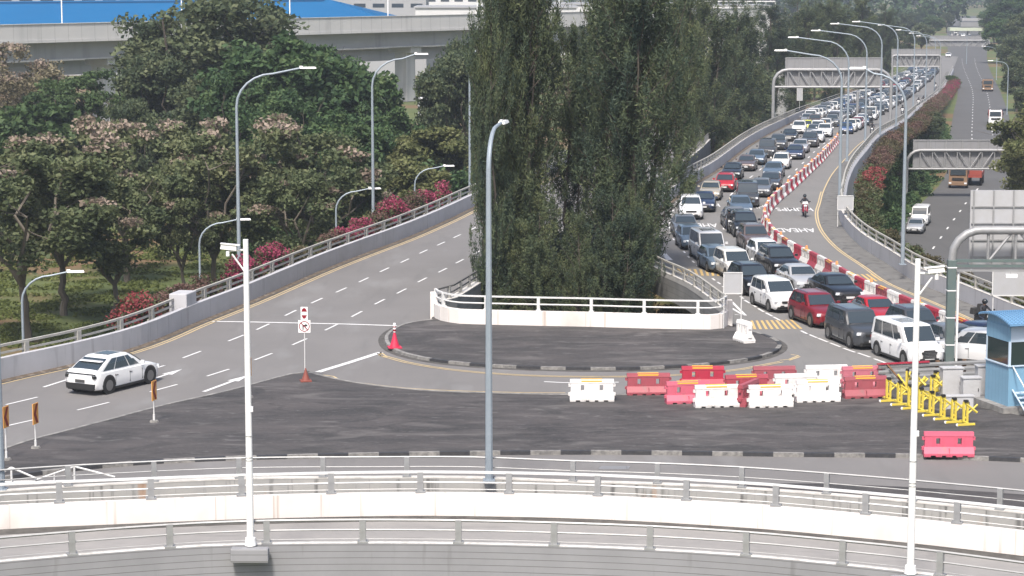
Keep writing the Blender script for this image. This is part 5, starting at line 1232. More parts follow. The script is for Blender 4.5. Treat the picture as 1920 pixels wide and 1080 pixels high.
V_['pink'] = leafmat("bougainvillea_bracts", [(.14, .022, .048), (.26, .040, .085), (.38, .10, .16)])
V_['rosy'] = leafmat("rusty_pink_bracts", [(.080, .048, .040), (.125, .075, .062), (.175, .11, .088)])
V_['brown'] = leafmat("russet_leaves", [(.046, .050, .026), (.084, .074, .040), (.14, .105, .062)])
V_['crim'] = leafmat("red_bracts", [(.15, .035, .040), (.25, .055, .06), (.34, .09, .09)])
V_['bark'] = mat("bark", (.10, .082, .065), .95, nz=(.045, .038, .032), nscale=3, namt=.3, stretch=(1, 1, .2))
V_['pale_bark'] = mat("pale_bark", (.15, .13, .105), .95, nz=(.08, .068, .055), nscale=3, namt=.3, stretch=(1, 1, .2))

def leaf_mesh(name, C, Rad, N, size, mats, aspect=1.6, mode='leaf', midx=None, seed=0, shell=.55):
    """many leaf-sized faces scattered through ellipsoidal clumps; C centres, Rad radii (n,3), N per clump"""
    g = np.random.default_rng(seed); C = np.asarray(C, float); Rad = np.asarray(Rad, float); N = np.broadcast_to(np.asarray(N), (len(C),)).astype(int)
    c = np.repeat(C, N, 0); r = np.repeat(Rad, N, 0); n = len(c)
    d = g.normal(size=(n, 3)); d /= np.linalg.norm(d, axis=1)[:, None]; p = c + d * r * (g.uniform(0, 1, (n, 1)) ** shell)
    if mode == 'droop':
        ax = np.stack([g.normal(0, .45, n), g.normal(0, .45, n), g.uniform(-.25, 1.0, n)], 1) + d * np.array([.55, .55, .1])
    elif mode == 'frond':
        ax = d + g.normal(0, .35, (n, 3)) + np.array([0, 0, .25])
    else:
        ax = g.normal(size=(n, 3)); ax[:, 2] *= .6
    ax /= np.linalg.norm(ax, axis=1)[:, None]; q = g.normal(size=(n, 3)); w = np.cross(ax, q); w /= np.linalg.norm(w, axis=1)[:, None] + 1e-9
    s = g.uniform(size[0], size[1], n)[:, None]; a = ax * s * aspect / 2; b = w * s / 2
    v = np.stack([p - a - b * .35, p - a * .1 - b, p + a, p - a * .1 + b], 1).reshape(-1, 3)
    me = bpy.data.meshes.new(name); me.vertices.add(len(v)); me.vertices.foreach_set("co", v.ravel()); me.loops.add(n * 4); me.loops.foreach_set("vertex_index", np.arange(n * 4, dtype=np.int32))
    me.polygons.add(n); me.polygons.foreach_set("loop_start", np.arange(0, n * 4, 4, dtype=np.int32)); me.polygons.foreach_set("loop_total", np.full(n, 4, dtype=np.int32))
    for m in mats: me.materials.append(m)
    if midx is not None: me.polygons.foreach_set("material_index", np.repeat(np.asarray(midx), N).astype(np.int32) if len(midx) == len(C) else midx)
    elif len(mats) > 1: pass
    me.update(); return me
def limb(mb, a, b, r0, r1, rnd, k=5, wob=.06, n=6):
    a, b = Vector(a), Vector(b); L = (b - a).length; pts = []
    for i in range(k + 1):
        t = i / k; j = Vector((rnd.gauss(0, 1), rnd.gauss(0, 1), rnd.gauss(0, .5))) * L * wob * math.sin(math.pi * t); pts.append(a.lerp(b, t) + j)
    mb.tube(pts, [r0 + (r1 - r0) * i / k for i in range(k + 1)], n, cap=False); return pts
def broadleaf(seed, h=16, cr=6.5, base=.38, leaf='olive', bloom=None, bloomf=.35, ncl=75, per=210, lsize=(.16, .36), flat=.75, bark='bark', clr=(1.0, 1.9), lean=0, extra=None):
    rnd = random.Random(seed); mb = MB(); fork = h * base * .75; C = []; Rd = []; mi = []
    t0 = Vector((0, 0, 0)); t1 = Vector((lean + rnd.uniform(-.5, .5), rnd.uniform(-.5, .5), fork)); limb(mb, t0, t1, .34 * h / 16, .24 * h / 16, rnd, 6, .03, 8)
    cz = h * (base + 1) / 2 + .2; hz = h * (1 - base) / 2
    nm = rnd.randint(5, 7); tips = []
    for i in range(nm):
        a = 2 * math.pi * (i + rnd.uniform(-.3, .3)) / nm; rr = cr * rnd.uniform(.35, .75); e = Vector((lean + rr * math.cos(a), rr * math.sin(a), cz + hz * rnd.uniform(-.15, .55)))
        pts = limb(mb, t1, e, .19 * h / 16, .07, rnd, 5, .07)
        for k in range(4):
            s = pts[rnd.randint(2, 5)]; d = Vector((s.x - lean, s.y, (s.z - cz) * cr / hz)); dd = d.normalized() if d.length > .3 else Vector((1, 0, 0))
            aa = rnd.uniform(-.8, .8); dd = Vector((dd.x * math.cos(aa) - dd.y * math.sin(aa), dd.x * math.sin(aa) + dd.y * math.cos(aa), dd.z + rnd.uniform(-.3, .8))).normalized()
            f = Vector((lean + dd.x * cr * .88, dd.y * cr * .88, cz + dd.z * hz * .88)); e2 = s.lerp(f, rnd.uniform(.6, 1.0)); p2 = limb(mb, s, e2, .07, .025, rnd, 3, .07, 5); tips.append(e2)
            for q in range(2): e3 = e2 + Vector((rnd.gauss(0, 1), rnd.gauss(0, 1), rnd.gauss(.4, .7))) * 1.1; limb(mb, p2[2], e3, .03, .012, rnd, 2, .05, 4); tips.append(e3)
    lob = [noise.noise(Vector((seed, i * 3.1, 0))) for i in range(4)]
    while len(C) < ncl:
        if rnd.random() < .42 and tips: p = rnd.choice(tips) + Vector((rnd.gauss(0, .5), rnd.gauss(0, .5), rnd.gauss(.1, .4)))
        else:
            d = Vector((rnd.gauss(0, 1), rnd.gauss(0, 1), rnd.gauss(.25, 1))).normalized(); kk = rnd.uniform(.62, 1.0) * (1 + .22 * noise.noise(d * 1.7 + Vector((seed * 1.3, 0, 0)))); p = Vector((lean + d.x * cr * kk, d.y * cr * kk, cz + d.z * hz * kk))
        r = rnd.uniform(*clr) * h / 16; C.append(p); Rd.append((r, r, r * rnd.uniform(.45, flat)))
        mi.append(1 if (bloom and (p.z > cz - hz * .1) and rnd.random() < bloomf) else 0)
    keep = [i for i in range(len(C)) if sum(1 for j in range(len(C)) if j != i and (C[j] - C[i]).length < Rd[i][0] * 1.35 + .3) >= 2]; C = [C[i] for i in keep]; Rd = [Rd[i] for i in keep]; mi = [mi[i] for i in keep]
    mats = [V_[leaf]] + ([V_[bloom]] if bloom else [])
    # blossoms sit on the upper skin of their clumps: half of such a clump stays leaf
    C2, R2_, N2, M2 = [], [], [], []
    for p, r, m in zip(C, Rd, mi):
        if m: C2 += [p, p + Vector((0, 0, r[2] * .45))]; R2_ += [r, (r[0] * .85, r[1] * .85, r[2] * .55)]; N2 += [int(per * .55), int(per * .55)]; M2 += [0, 1]
        else: C2.append(p); R2_.append(r); N2.append(per); M2.append(0)
    return leaf_mesh("crown", C2, R2_, N2, lsize, mats, 1.7, 'leaf', M2, seed, .6), mb.build("trunk", V_[bark], sm=True, mesh_only=True)
def casuarina(seed, h=30, r=5.0, nb=170, per=75, tops=3):
    rnd = random.Random(seed); mb = MB(); C = []; Rd = []
    for l in range(tops):
        a = rnd.uniform(0, 6.28); off = Vector((math.cos(a), math.sin(a), 0)) * (r * .34 if l else 0); hh = h * (1 if l == 0 else rnd.uniform(.82, .96))
        base = Vector((0, 0, 0)) if l == 0 else Vector((off.x * .25, off.y * .25, h * .08)); limb(mb, base, base + Vector((off.x, off.y, hh - base.z)), .34 if l == 0 else .2, .03, rnd, 8, .012, 7)
        for i in range(nb // tops):
            t = rnd.uniform(.03, .99) ** .95; z = hh * t; reach = r * min(1, .42 + t * 1.5) * (1 if t < .72 else max(.3, 1 - (t - .72) * 2.2)) * 1.05 * rnd.uniform(.5, 1.05) * (.75 if tops > 1 else 1)
            a = rnd.uniform(0, 6.28); s = Vector((off.x * t, off.y * t, z)); e = s + Vector((math.cos(a) * reach, math.sin(a) * reach, reach * rnd.uniform(.55, 1.5)))
            limb(mb, s, e, .05, .015, rnd, 3, .06, 4)
            for k in range(4):
                u = .35 + .22 * k + rnd.uniform(-.08, .08); p = s.lerp(e, u); q = rnd.uniform(.45, .85) * (1.1 if k < 3 else .75); C.append(p + Vector((0, 0, rnd.uniform(-.2, .35)))); Rd.append((q * .72, q * .72, q * rnd.uniform(1.2, 2.2)))
    return leaf_mesh("crown", C, Rd, per, (.045, .10), [V_['casuarina']], 4.6, 'droop', None, seed, .5), mb.build("trunk", V_['bark'], sm=True, mesh_only=True)
KIND = {
 'casuarina': [casuarina(s, 30, r_, nb, per, tp) for s, r_, nb, per, tp in ((1, 5.0, 230, 90, 3), (2, 5.6, 225, 90, 4), (3, 4.4, 170, 82, 2))],
 'bloom': [broadleaf(11, 16, 6.8, .34, 'olive', 'blossom', .42, 84, 250, bark='pale_bark'), broadleaf(12, 15, 6.2, .36, 'olive', 'blossom', .30, 72, 240, bark='pale_bark'), broadleaf(13, 16, 6.5, .38, 'olive', 'blossom', .14, 74, 240, bark='pale_bark')],
 'green': [broadleaf(21, 20, 7.6, .16, 'green', None, 0, 120, 190, (.28, .58), .8), broadleaf(22, 19, 7.0, .2, 'green', None, 0, 110, 230, (.2, .42), .85)],
 'dark': [broadleaf(31, 22, 6.5, .22, 'deep', None, 0, 100, 190, (.22, .48), .8), broadleaf(32, 22, 7.2, .34, 'deep', None, 0, 85, 180, (.22, .48), .7)],
 'flat': [broadleaf(41, 15, 8.5, .5, 'bright', None, 0, 80, 190, (.2, .4), .45)],
 'dry': [broadleaf(51, 17, 4.8, .34, 'dry', 'blossom', .5, 60, 120, (.16, .34), .7, 'pale_bark')],
 'yellow': [broadleaf(61, 14, 5.6, .2, 'sunny', 'blossom', .06, 90, 240, (.18, .34), .8, 'pale_bark'), broadleaf(62, 14, 5.8, .15, 'sunny', None, 0, 95, 220, (.2, .4), .8)],
 'bushy': [broadleaf(71, 6, 3.6, .05, 'bright', None, 0, 45, 260, (.16, .32), .8, clr=(2.0, 3.4))],
 'underbrush': [broadleaf(91, 8, 4.6, .04, 'casuarina', None, 0, 60, 300, (.14, .30), .9, clr=(2.2, 3.6))],
 'thick': [broadleaf(81, 8, 4.6, .04, 'green', None, 0, 60, 260, (.2, .38), .9, clr=(2.2, 3.6))],
}
NM = {'casuarina': 'casuarina_tree', 'bloom': 'flowering_tree', 'green': 'broadleaf_tree', 'dark': 'broadleaf_tree', 'flat': 'broadleaf_tree', 'dry': 'pale_tree', 'yellow': 'roadside_tree', 'bushy': 'shrub', 'thick': 'shrub', 'underbrush': 'shrub'}
BASEH = {'casuarina': 30, 'bloom': 16, 'green': 20, 'dark': 22, 'flat': 15, 'dry': 17, 'yellow': 14, 'bushy': 6, 'thick': 8, 'underbrush': 8}
tr_n = 0
def tree(kind, var, x, y, h, label, wide=1.0, z=GZ, rz=None, group=None):
    global tr_n; tr_n += 1; cm, tm = KIND[kind][var % len(KIND[kind])]; s = h / BASEH[kind]
    t = T(NM[kind], label, "shrub" if kind in ('bushy', 'thick', 'underbrush') else "tree", (x, y, z), rz if rz is not None else (tr_n * 2.399) % 6.28, group or ("trees around the ramps" if kind not in ('bushy', 'thick', 'underbrush') else "shrubs around the ramps")); t.scale = (s * wide, s * wide, s)
    link("crown", cm, t); link("trunk", tm, t); return t
def tpx(kind, var, u, y, vtop, label, wide=1.0, z=GZ, **k):
    """tree at distance y whose trunk stands under picture column u and whose top reaches row vtop"""
    s = F / y; return tree(kind, var, (u - 960) / s, y, CH - (vtop + 55) / s - z, label, wide, z, **k)
GC = "tall casuarinas between the ramps"
tpx('casuarina', 0, 966, 139, -190, "tallest dark casuarina on the left, behind the centre lamp post", .62, group=GC, rz=.5)
tpx('casuarina', 1, 1184, 141, -190, "tallest casuarina on the right, nearest the car queue", .76, group=GC, rz=2.1)
tpx('casuarina', 2, 1064, 147, 66, "slimmer casuarina filling the gap between the two tallest ones", .75, group=GC)
tpx('casuarina', 2, 922, 134, -110, "thin casuarina at the left edge of the tall clump", .42, group=GC)
tpx('casuarina', 0, 1160, 150, -160, "dark casuarina just behind and between the two tallest", .52, group=GC)
tpx('casuarina', 1, 978, 142, -150, "dark casuarina behind the left tall one, close to its trunk", .48, group=GC)
tpx('casuarina', 1, 1262, 196, -60, "casuarina at the right edge of the tall clump, over the parapet", .62, group=GC)
tpx('casuarina', 0, 1318, 262, -20, "first casuarina right of the tall clump, along the queue ramp", 1.15, group=GC)
tpx('casuarina', 1, 1378, 300, 5, "second casuarina right of the tall clump, along the queue ramp", 1.2, group=GC)
tpx('casuarina', 0, 1105, 300, 40, "casuarina rising far behind the middle of the tall clump", .9, group=GC)
tpx('casuarina', 2, 1440, 400, 15, "casuarina just left of the first sign gantry", 1.9, group=GC)
tpx('casuarina', 1, 1492, 425, 2, "casuarina behind the left part of the first sign gantry", 1.5, group=GC)
tpx('casuarina', 0, 1556, 470, -6, "casuarina behind the middle of the first sign gantry", 1.7, group=GC)
tpx('casuarina', 2, 1612, 520, 0, "casuarina behind the right end of the first sign gantry", 1.9, group=GC)
tpx('casuarina', 1, 1655, 600, 12, "casuarina behind the lamp heads right of the first gantry", 1.6, group=GC)
BELT = [(1335, 330, 120, 'dark', 0), (1395, 370, 110, 'dark', 0), (1465, 450, 85, 'dark', 0), (1525, 500, 80, 'dark', 1), (1590, 560, 70, 'dark', 0), (1600, 700, 30, 'dark', 0), (1640, 640, 62, 'dark', 1), (1642, 820, 24, 'green', 1), (1690, 700, 48, 'dark', 0), (1692, 900, 22, 'dark', 1), (1715, 1100, 10, 'green', 1), (1722, 760, 42, 'dark', 1), (1745, 960, 26, 'green', 0), (1770, 1050, 22, 'dark', 0)]
for i, (u, y, vt, k, var) in enumerate(BELT):
    tpx(k, var, u, y, vt, f"broadleaf tree, {nth(i + 1)} from the left in the belt behind the queue ramp", 1.15)
tpx('casuarina', 2, 952, 136, 335, "young casuarina low beside the left ramp parapet, below the tallest ones", .85, group=GC)
tpx('casuarina', 0, 1012, 134, 395, "young casuarina low in front of the tall clump, left of centre", 1.0, group=GC)
tpx('casuarina', 2, 1085, 133, 410, "young casuarina low in the middle of the tall clump", .8, group=GC)
tpx('casuarina', 1, 1150, 135, 370, "young casuarina low in front of the right tall one", 1.0, group=GC)
tpx('casuarina', 0, 1192, 137, 350, "young casuarina low beside the queue parapet, below the tallest ones", .7, group=GC)
UND = "undergrowth below the tall casuarinas"
for i, (u, y, h) in enumerate(((900, 150, 6.5), (960, 146, 7.5), (1030, 147, 8), (1100, 146, 7.5), (1170, 147, 7), (1235, 151, 6.5), (1290, 160, 5))):
    tree('underbrush', 0, (u - 960) * y / F, y, h * .8, f"dark green undergrowth bush, {nth(i + 1)} from the left below the tall casuarinas", 1.0, group=UND)
# left side, beyond the left ramp
GLT = "trees beyond the left ramp wall"
Lt = [('bloom', 2, 40, 172, 268, "olive tree with sparse blossom at the far left edge", 1.15), ('bloom', 0, 110, 186, 235, "broad flowering tree with pinkish cream blossom, second from the left edge", 1.0), ('bloom', 1, 205, 180, 300, "flowering tree with bare pale branches above the lawn", 1.0),
      ('bloom', 0, 232, 206, 208, "taller flowering tree whose blossom reaches above its neighbours at the left", .95), ('bloom', 1, 395, 192, 232, "flowering tree behind the first tall lamp post, left half", .95), ('bloom', 0, 480, 198, 206, "rounded flowering tree right of the first tall lamp post", .95),
      ('bloom', 1, 598, 200, 232, "flowering tree with red brown blossom left of the second tall lamp", 1.0), ('bloom', 2, 540, 190, 300, "leafy olive tree low behind the bougainvillea between the lamps", 1.0), ('bloom', 2, 340, 190, 330, "small leafy olive tree at the right end of the lawn", .8),
      ('bloom', 2, 660, 202, 330, "olive tree low behind the second tall lamp post", .9), ('yellow', 1, 760, 215, 300, "yellow green tree behind the pink bougainvillea near the tall trees", 1.1), ('yellow', 1, 820, 235, 240, "yellow green tree just left of the tall casuarinas", 1.1), ('yellow', 0, 730, 240, 255, "pale olive tree right of the second tall lamp post", 1.0),
      ('green', 0, 520, 250, 60, "large bright green tree above the flowering ones, left one", .95), ('green', 1, 600, 262, 62, "large bright green tree in the middle of the green mass", 1.0), ('green', 0, 652, 256, 92, "large green tree at the right end of the green mass", .8), ('green', 1, 700, 245, 180, "lower green tree right below the concrete viaduct pillar", .9),
      ('green', 1, 560, 232, 150, "green tree filling the middle behind the flowering trees", .9), ('green', 0, 640, 228, 200, "green tree behind the second tall lamp post", .9), ('green', 1, 460, 240, 120, "green tree behind the arm of the first tall lamp", .8), ('dark', 0, 845, 250, 88, "slim dark tree touching the tall casuarinas on their left", .62), ('dark', 0, 868, 262, 60, "second slim dark tree touching the tall casuarinas on their left", .5),
      ('dark', 1, 405, 275, -30, "tall dark tree whose top leaves the frame left of the blue roof", 1.15), ('dark', 0, 475, 285, -8, "tall dark tree right of the tallest at the blue roof's middle", .75), ('dark', 1, 335, 280, 12, "tall dark tree in front of the blue roof's left end", .95), ('dark', 0, 300, 268, 90, "dark tree standing lower in front of the long viaduct", .85),
      ('dark', 0, 400, 250, 130, "dark green tree below the tallest one at left centre", .9), ('flat', 0, 215, 290, 122, "flat topped light green tree in front of the viaduct at left", 1.0), ('flat', 0, 130, 285, 150, "second flat topped green tree beside the white low building", .8), ('dry', 0, 42, 300, 84, "bare looking cream coloured tree at the far left", 1.0), ('dry', 0, 75, 312, 130, "lower cream coloured tree beside the white low building", .9), ('dry', 0, 10, 310, 120, "pale dry tree cut by the left edge of the photo", .9),
      ('dark', 1, 250, 240, 180, "dark tree behind the tallest flowering tree at left", .7)]
for k, var, u, y, vt, lab, w in Lt: tpx(k, var, u, y, vt, lab, w, group=GLT)
for i, (k, u, y, vt, lab) in enumerate((('bushy', 40, 262, 205, "bright green bush low at the left edge below the cream tree"), ('bushy', 85, 270, 215, "bright green bush right of another below the cream tree"), ('bushy', 236, 205, 528, "round dark green shrub standing on the lawn"), ('thick', 300, 250, 392, "green bush behind the lawn at its far edge"), ('thick', 350, 262, 380, "green bush at the right far edge of the lawn"),
      ('thick', 845, 225, 315, "green bush beside the pink bougainvillea under the casuarinas"), ('thick', 690, 215, 372, "green bush behind the bougainvillea right of the second tall lamp"), ('thick', 760, 262, 260, "green bush below the concrete viaduct pillar"), ('thick', 480, 215, 420, "green bush behind the bougainvillea near the left white camera pole"), ('thick', 600, 222, 380, "green bush behind the bougainvillea between the tall lamps"))): tpx(k, 0, u, y, vt, lab, 1.1)
# bougainvillea in troughs along the left ramp wall
def bush(p, w, h, leaf, flower, frac, label, seed, name="bougainvillea_bush", group=None, deep=1.0, n=16, base=0.0):
    rnd = random.Random(seed); C, Rd, N, Mi = [], [], [], []
    for i in range(n):
        x = rnd.uniform(-1, 1); e = math.sqrt(max(0, 1 - x * x)); z = h * (.25 + .62 * e * rnd.uniform(.35, 1)); C.append((x * w, rnd.uniform(-deep, deep) * .6, z + base)); q = rnd.uniform(.3, .55) * min(w, h) * .9; Rd.append((q, q, q * .7)); N.append(150); Mi.append(0)
        if rnd.random() < frac * 1.6: C.append((x * w, rnd.uniform(-deep, deep) * .6 - .1, z + base + q * .25)); Rd.append((q * .95, q * .95, q * .62)); N.append(190); Mi.append(1)
    me = leaf_mesh("foliage", C, Rd, N, (.07, .16), [V_[leaf], V_[flower]], 1.3, 'leaf', Mi, seed, .45)
    t = T(name, label, "shrub", p, 0, group or "bougainvillea along the left ramp wall"); link("foliage", me, t); st = MB()
    for i in range(5): limb(st, (rnd.uniform(-.2, .2) * w, 0, 0), (rnd.uniform(-.8, .8) * w, 0, h * .6 + base), .03, .01, rnd, 3, .05, 4)
    st.build("stem", V_['bark'], t); return t
BG = [(312, 2.0, 2.2, 'crim', .9, "bright red bougainvillea, first from the left behind the ramp wall"), (360, 1.5, 1.6, 'rosy', .4, "rusty bougainvillea right of the bright red one"), (402, 1.6, 1.9, 'rosy', .7, "rose bougainvillea just left of the first tall lamp post"), (452, 1.6, 1.8, 'rosy', .5, "rusty bougainvillea right at the first tall lamp post"),
      (500, 1.9, 2.4, 'pink', .75, "pink bougainvillea right of the left white camera pole"), (535, 1.4, 1.8, 'rosy', .5, "dull pink bougainvillea between two bright ones"), (570, 2.0, 2.5, 'pink', .95, "brightest magenta bougainvillea behind the middle of the ramp wall"), (622, 1.8, 1.5, 'brown', .5, "brown green shrub right of the brightest magenta bougainvillea"),
      (668, 1.6, 1.6, 'rosy', .5, "russet shrub just left of the second tall lamp post"), (690, 1.7, 1.9, 'pink', .5, "pink flowered shrub right behind the second tall lamp post"), (725, 1.8, 2.0, 'pink', .6, "pink shrub right of the second tall lamp post"), (752, 1.8, 2.0, 'rosy', .7, "rosy shrub near the low lamp beside the casuarinas"), (786, 2.0, 2.6, 'pink', .85, "bright pink bougainvillea around the low lamp near the casuarinas"),
      (815, 1.9, 2.4, 'rosy', .8, "rosy bougainvillea second from the casuarinas"), (845, 2.0, 2.8, 'pink', .8, "tall pink bougainvillea nearest the casuarinas"), (872, 1.8, 2.4, 'pink', .7, "pink bougainvillea touching the pale lamp post by the casuarinas")]
for i, (u, w, h, fl, fr, lab) in enumerate(BG):
    best = min(L1, key=lambda p: abs(pix(p)[0] - u)); t_ = tang(L1, max(1, min(len(L1) - 2, L1.index(best)))); q = best + Vector((-t_.y, t_.x, 0)) * 2.0
    b = bush((q.x, q.y, best.z - .6), w, h + .5, 'olive', fl, fr, lab, 300 + i, deep=.5); b.rotation_euler = (0, 0, math.atan2(t_.y, t_.x))
    tr2 = MB().box((0, 0, -.2), (3.4, .9, .7)); o = tr2.build("plant_trough", M['old_wall'], b)
# russet hedge outside the right ramp wall and scrub towards the expressway
RH = offset([p for p in R2 if 105 < p.y < 560], -OUT - 2.2); i = 0; y = 118
while y < 560:
    p = along(RH, y); i += 1
    fl, fr, h, w = ('rosy', .7, 2.5, 2.9) if 395 < y < 560 else ('brown', .55, 1.7 + .5 * math.sin(y * .37), 2.4) if y > 225 else ('crim', .3, 1.9, 1.7) if 200 < y < 218 else ('brown', .35, 1.4, 2.0)
    if not (150 < y < 195 and i % 2): 
        t_ = tang(RH, max(1, min(len(RH) - 2, int((y - 105) / 2.5))))
        b = bush((p.x, p.y, zr(y) - (.7 if y < 200 else .9)), w * (1 if y < 225 else 1.5), h, 'brown' if (225 < y < 395 and i % 3) else 'olive', 'rosy' if (y > 225 and y < 395 and i % 2) else ('pink' if y > 470 and i % 2 else fl), fr, f"{'pinkish' if 395 < y else 'russet'} hedge bush, {nth(i)} from the near end along the right ramp wall", 500 + i, "hedge_bush", "hedge bushes outside the right ramp wall", 1.3, 14 if y < 225 else 18); b.rotation_euler = (0, 0, math.atan2(t_.y, t_.x))
    y += 5.0 if y < 225 else 5.6
RT = [('thick', 0, 1650, 268, 318, 1.0, "dark bush on the slope below the right ramp wall, nearest the lamp"), ('thick', 0, 1622, 240, 322, .8, "dark green bush beside the tall right lamp post"), ('dark', 0, 1648, 262, 288, .85, "dark round tree between the ramp and the expressway gantry"), ('dark', 0, 1688, 300, 246, .85, "dark tree between hedge and expressway, left one"), ('dark', 0, 1745, 352, 205, 1.05, "dark tree between hedge and expressway, right one"),
      ('thick', 0, 1690, 290, 300, 1.0, "green bush left of the expressway gantry leg"), ('thick', 0, 1720, 300, 308, .9, "green bush behind the expressway gantry leg"), ('thick', 0, 1748, 318, 312, .9, "green bush at the kerb of the expressway"), ('thick', 0, 1640, 238, 350, .95, "green bush low behind the tall right lamp post"), ('thick', 0, 1640, 225, 385, .9, "green bush below the crimson shrub on the right"), ('thick', 0, 1655, 255, 350, .7, "green bush left of the white van"),
      ('thick', 0, 1770, 420, 225, .8, "green bush near the white tipper truck, left kerb"), ('bushy', 0, 1783, 560, 140, 1.3, "green tree like bush at the far left kerb of the expressway"),
      ('yellow', 0, 1956, 262, 180, 1.05, "yellow green blossoming tree at the right edge over the expressway"), ('yellow', 0, 1968, 246, 236, 1.0, "lower blossoming tree cut by the right edge"), ('yellow', 1, 1962, 276, 205, .95, "lowest green tree at the right edge behind the gantry truss"), ('yellow', 1, 1985, 330, 170, 1.0, "olive tree behind the blossoming tree at the right edge"),
      ('dark', 0, 1905, 460, 100, 1.0, "dark tree at the right edge beside the far slim lamp"), ('dark', 1, 1895, 560, 62, 1.0, "dark tree right of the white tipper truck, further off"), ('green', 0, 1872, 700, 30, 1.0, "green tree right of the third gantry"), ('dark', 0, 1915, 640, 20, 1.1, "dark tree at the right edge near the top corner"), ('green', 1, 1860, 900, 12, 1.2, "far green tree right of the pale footbridge"), ('green', 0, 1905, 820, -10, 1.3, "high green tree in the top right corner"), ('dark', 0, 1880, 1000, -12, 1.4, "far dark tree above the right end of the footbridge"),
      ('dark', 0, 1935, 380, 150, 1.0, "dark tree mostly outside the right edge"), ('dark', 1, 1945, 520, 60, 1.2, "dark tree behind the right edge trees")]
for k, var, u, y, vt, w, lab in RT: tpx(k, var, u, y, vt, lab, w)
grs = [(Vector((random.Random(9).uniform(0, 1), 0, 0)))]
def cover(name, cells, size, per, mats, label, seed, mode='leaf'):
    me = leaf_mesh(name, [c[0] for c in cells], [c[1] for c in cells], per, size, mats, 1.8, mode, None, seed, .7); o = link(name, me); tag(o, label, None, None, "stuff"); return o
rr = random.Random(3); cells = []
for i in range(260):
    y = rr.uniform(150, 420); a = along(R2, y); b = along(HL, y); x = a.x + 3 + (b.x - a.x - 4) * rr.random(); cells.append(((x, y, GZ + .35), (1.6, 1.6, .5)))
cover("ground_cover", cells, (.15, .4), 120, [V_['green']], "low green ground cover on the slope between ramp and expressway", 77)
cells = [((rr.uniform(-9, 14), rr.uniform(136, 172), GZ + .4), (1.5, 1.5, .6)) for i in range(60)]
cover("ground_cover", cells, (.15, .4), 130, [V_['green']], "dark ground cover under the tall casuarinas", 78)
V_['lawn'] = leafmat("lawn_tufts", [(.080, .100, .028), (.100, .122, .034), (.125, .145, .042)])
cells = []
for i in range(700):
    y = rr.uniform(150, 290); x = rr.uniform(-.235, -.10) * y; cells.append(((x, y, GZ + .10), (1.5, 1.5, .12)))
cover("grass_tufts", cells, (.10, .26), 90, [V_['lawn']], "rough grass on the lawn left of the ramp", 79)
# far woods closing the view
def wood(name, x0, x1, y, h, n, label, seed, leaf):
    r_ = random.Random(seed); cells = []
    for i in range(n):
        x = x0 + (x1 - x0) * (i + r_.random()) / n; hh = h * r_.uniform(.55, 1.1) * (1 + .3 * noise.noise(Vector((x * .02, seed, 0))))
        for k in range(3): cells.append(((x + r_.uniform(-5, 5), y + r_.uniform(-14, 14), GZ + hh * (.25 + .3 * k)), (7.5 - k * 1.3, 6, hh * .24)))
    me = leaf_mesh(name, [c[0] for c in cells], [c[1] for c in cells], 150, (1.0, 2.3), [V_[leaf]], 1.4, 'leaf', None, seed, .45); o = link(name, me); tag(o, label, None, None, "stuff")
wood("far_wood", 60, 330, 1150, 30, 34, "far wooded ridge beyond the expressway", 91, 'green')
wood("far_wood", -420, 420, 1750, 36, 90, "distant line of woods on the horizon", 92, 'green')
wood("far_wood", -900, 900, 2700, 60, 130, "hazy hills of woodland at the horizon", 93, 'green')
wood("far_wood", 180, 300, 760, 24, 16, "woods right of the far expressway", 94, 'green')

# ------------------------------------------------------------------ viaduct, factory, far structures
va, vb = Vector((-150, 342, GZ)), Vector((120, 672, GZ)); vd = (vb - va).normalized(); vl = 330.0; vrz = math.atan2(vd.y, vd.x)
tv = T("concrete_viaduct", "long grey concrete viaduct crossing behind the trees at upper left", "viaduct", va, vrz)
def vbx(name, z0, z1, w, m, yo=0.0): return MB().box((vl / 2, yo, (z0 + z1) / 2 - GZ), (vl, w, z1 - z0)).build(name, M[m], tv)
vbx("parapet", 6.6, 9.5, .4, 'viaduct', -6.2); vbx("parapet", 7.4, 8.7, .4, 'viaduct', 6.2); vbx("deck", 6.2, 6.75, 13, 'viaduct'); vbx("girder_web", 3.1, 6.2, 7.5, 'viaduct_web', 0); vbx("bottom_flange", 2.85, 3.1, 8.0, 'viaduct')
vbx("coping", 9.5, 9.62, .7, 'viaduct', -6.2)
x = 31.2
while x < vl:
    MB().box((x, 0, (3.0 - GZ) / 2), (2.9, 3.4, 3.0 - GZ)).build("pillar", M['viaduct'], tv, bev=.12); MB().box((x, 0, 2.2 - GZ), (3.4, 6.5, 1.4)).build("pier_cap", M['viaduct'], tv, bev=.1); x += 42.3
for k in range(9): MB().tube([(20 + k * 30, 4.5, 8.7 - GZ), (20 + k * 30, 4.5, 17 - GZ)], .12, 6).build("lamp_mast", M['pole_white'], tv)
tv2 = T("concrete_viaduct", "lower concrete viaduct seen under and behind the first one", "viaduct", va + Vector((-22, 30, 0)), vrz)
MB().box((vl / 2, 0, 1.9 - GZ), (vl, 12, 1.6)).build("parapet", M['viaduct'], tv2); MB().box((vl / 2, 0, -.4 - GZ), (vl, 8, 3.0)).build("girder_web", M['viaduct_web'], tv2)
x = 34
while x < vl: MB().box((x, 0, (-1.8 - GZ) / 2), (2.2, 3, -1.8 - GZ)).build("pillar", M['viaduct'], tv2); x += 42.3
def uvx(u, y): return (u - 960) * y / F
def zat(v, y): return CH - (v + 55) * y / F
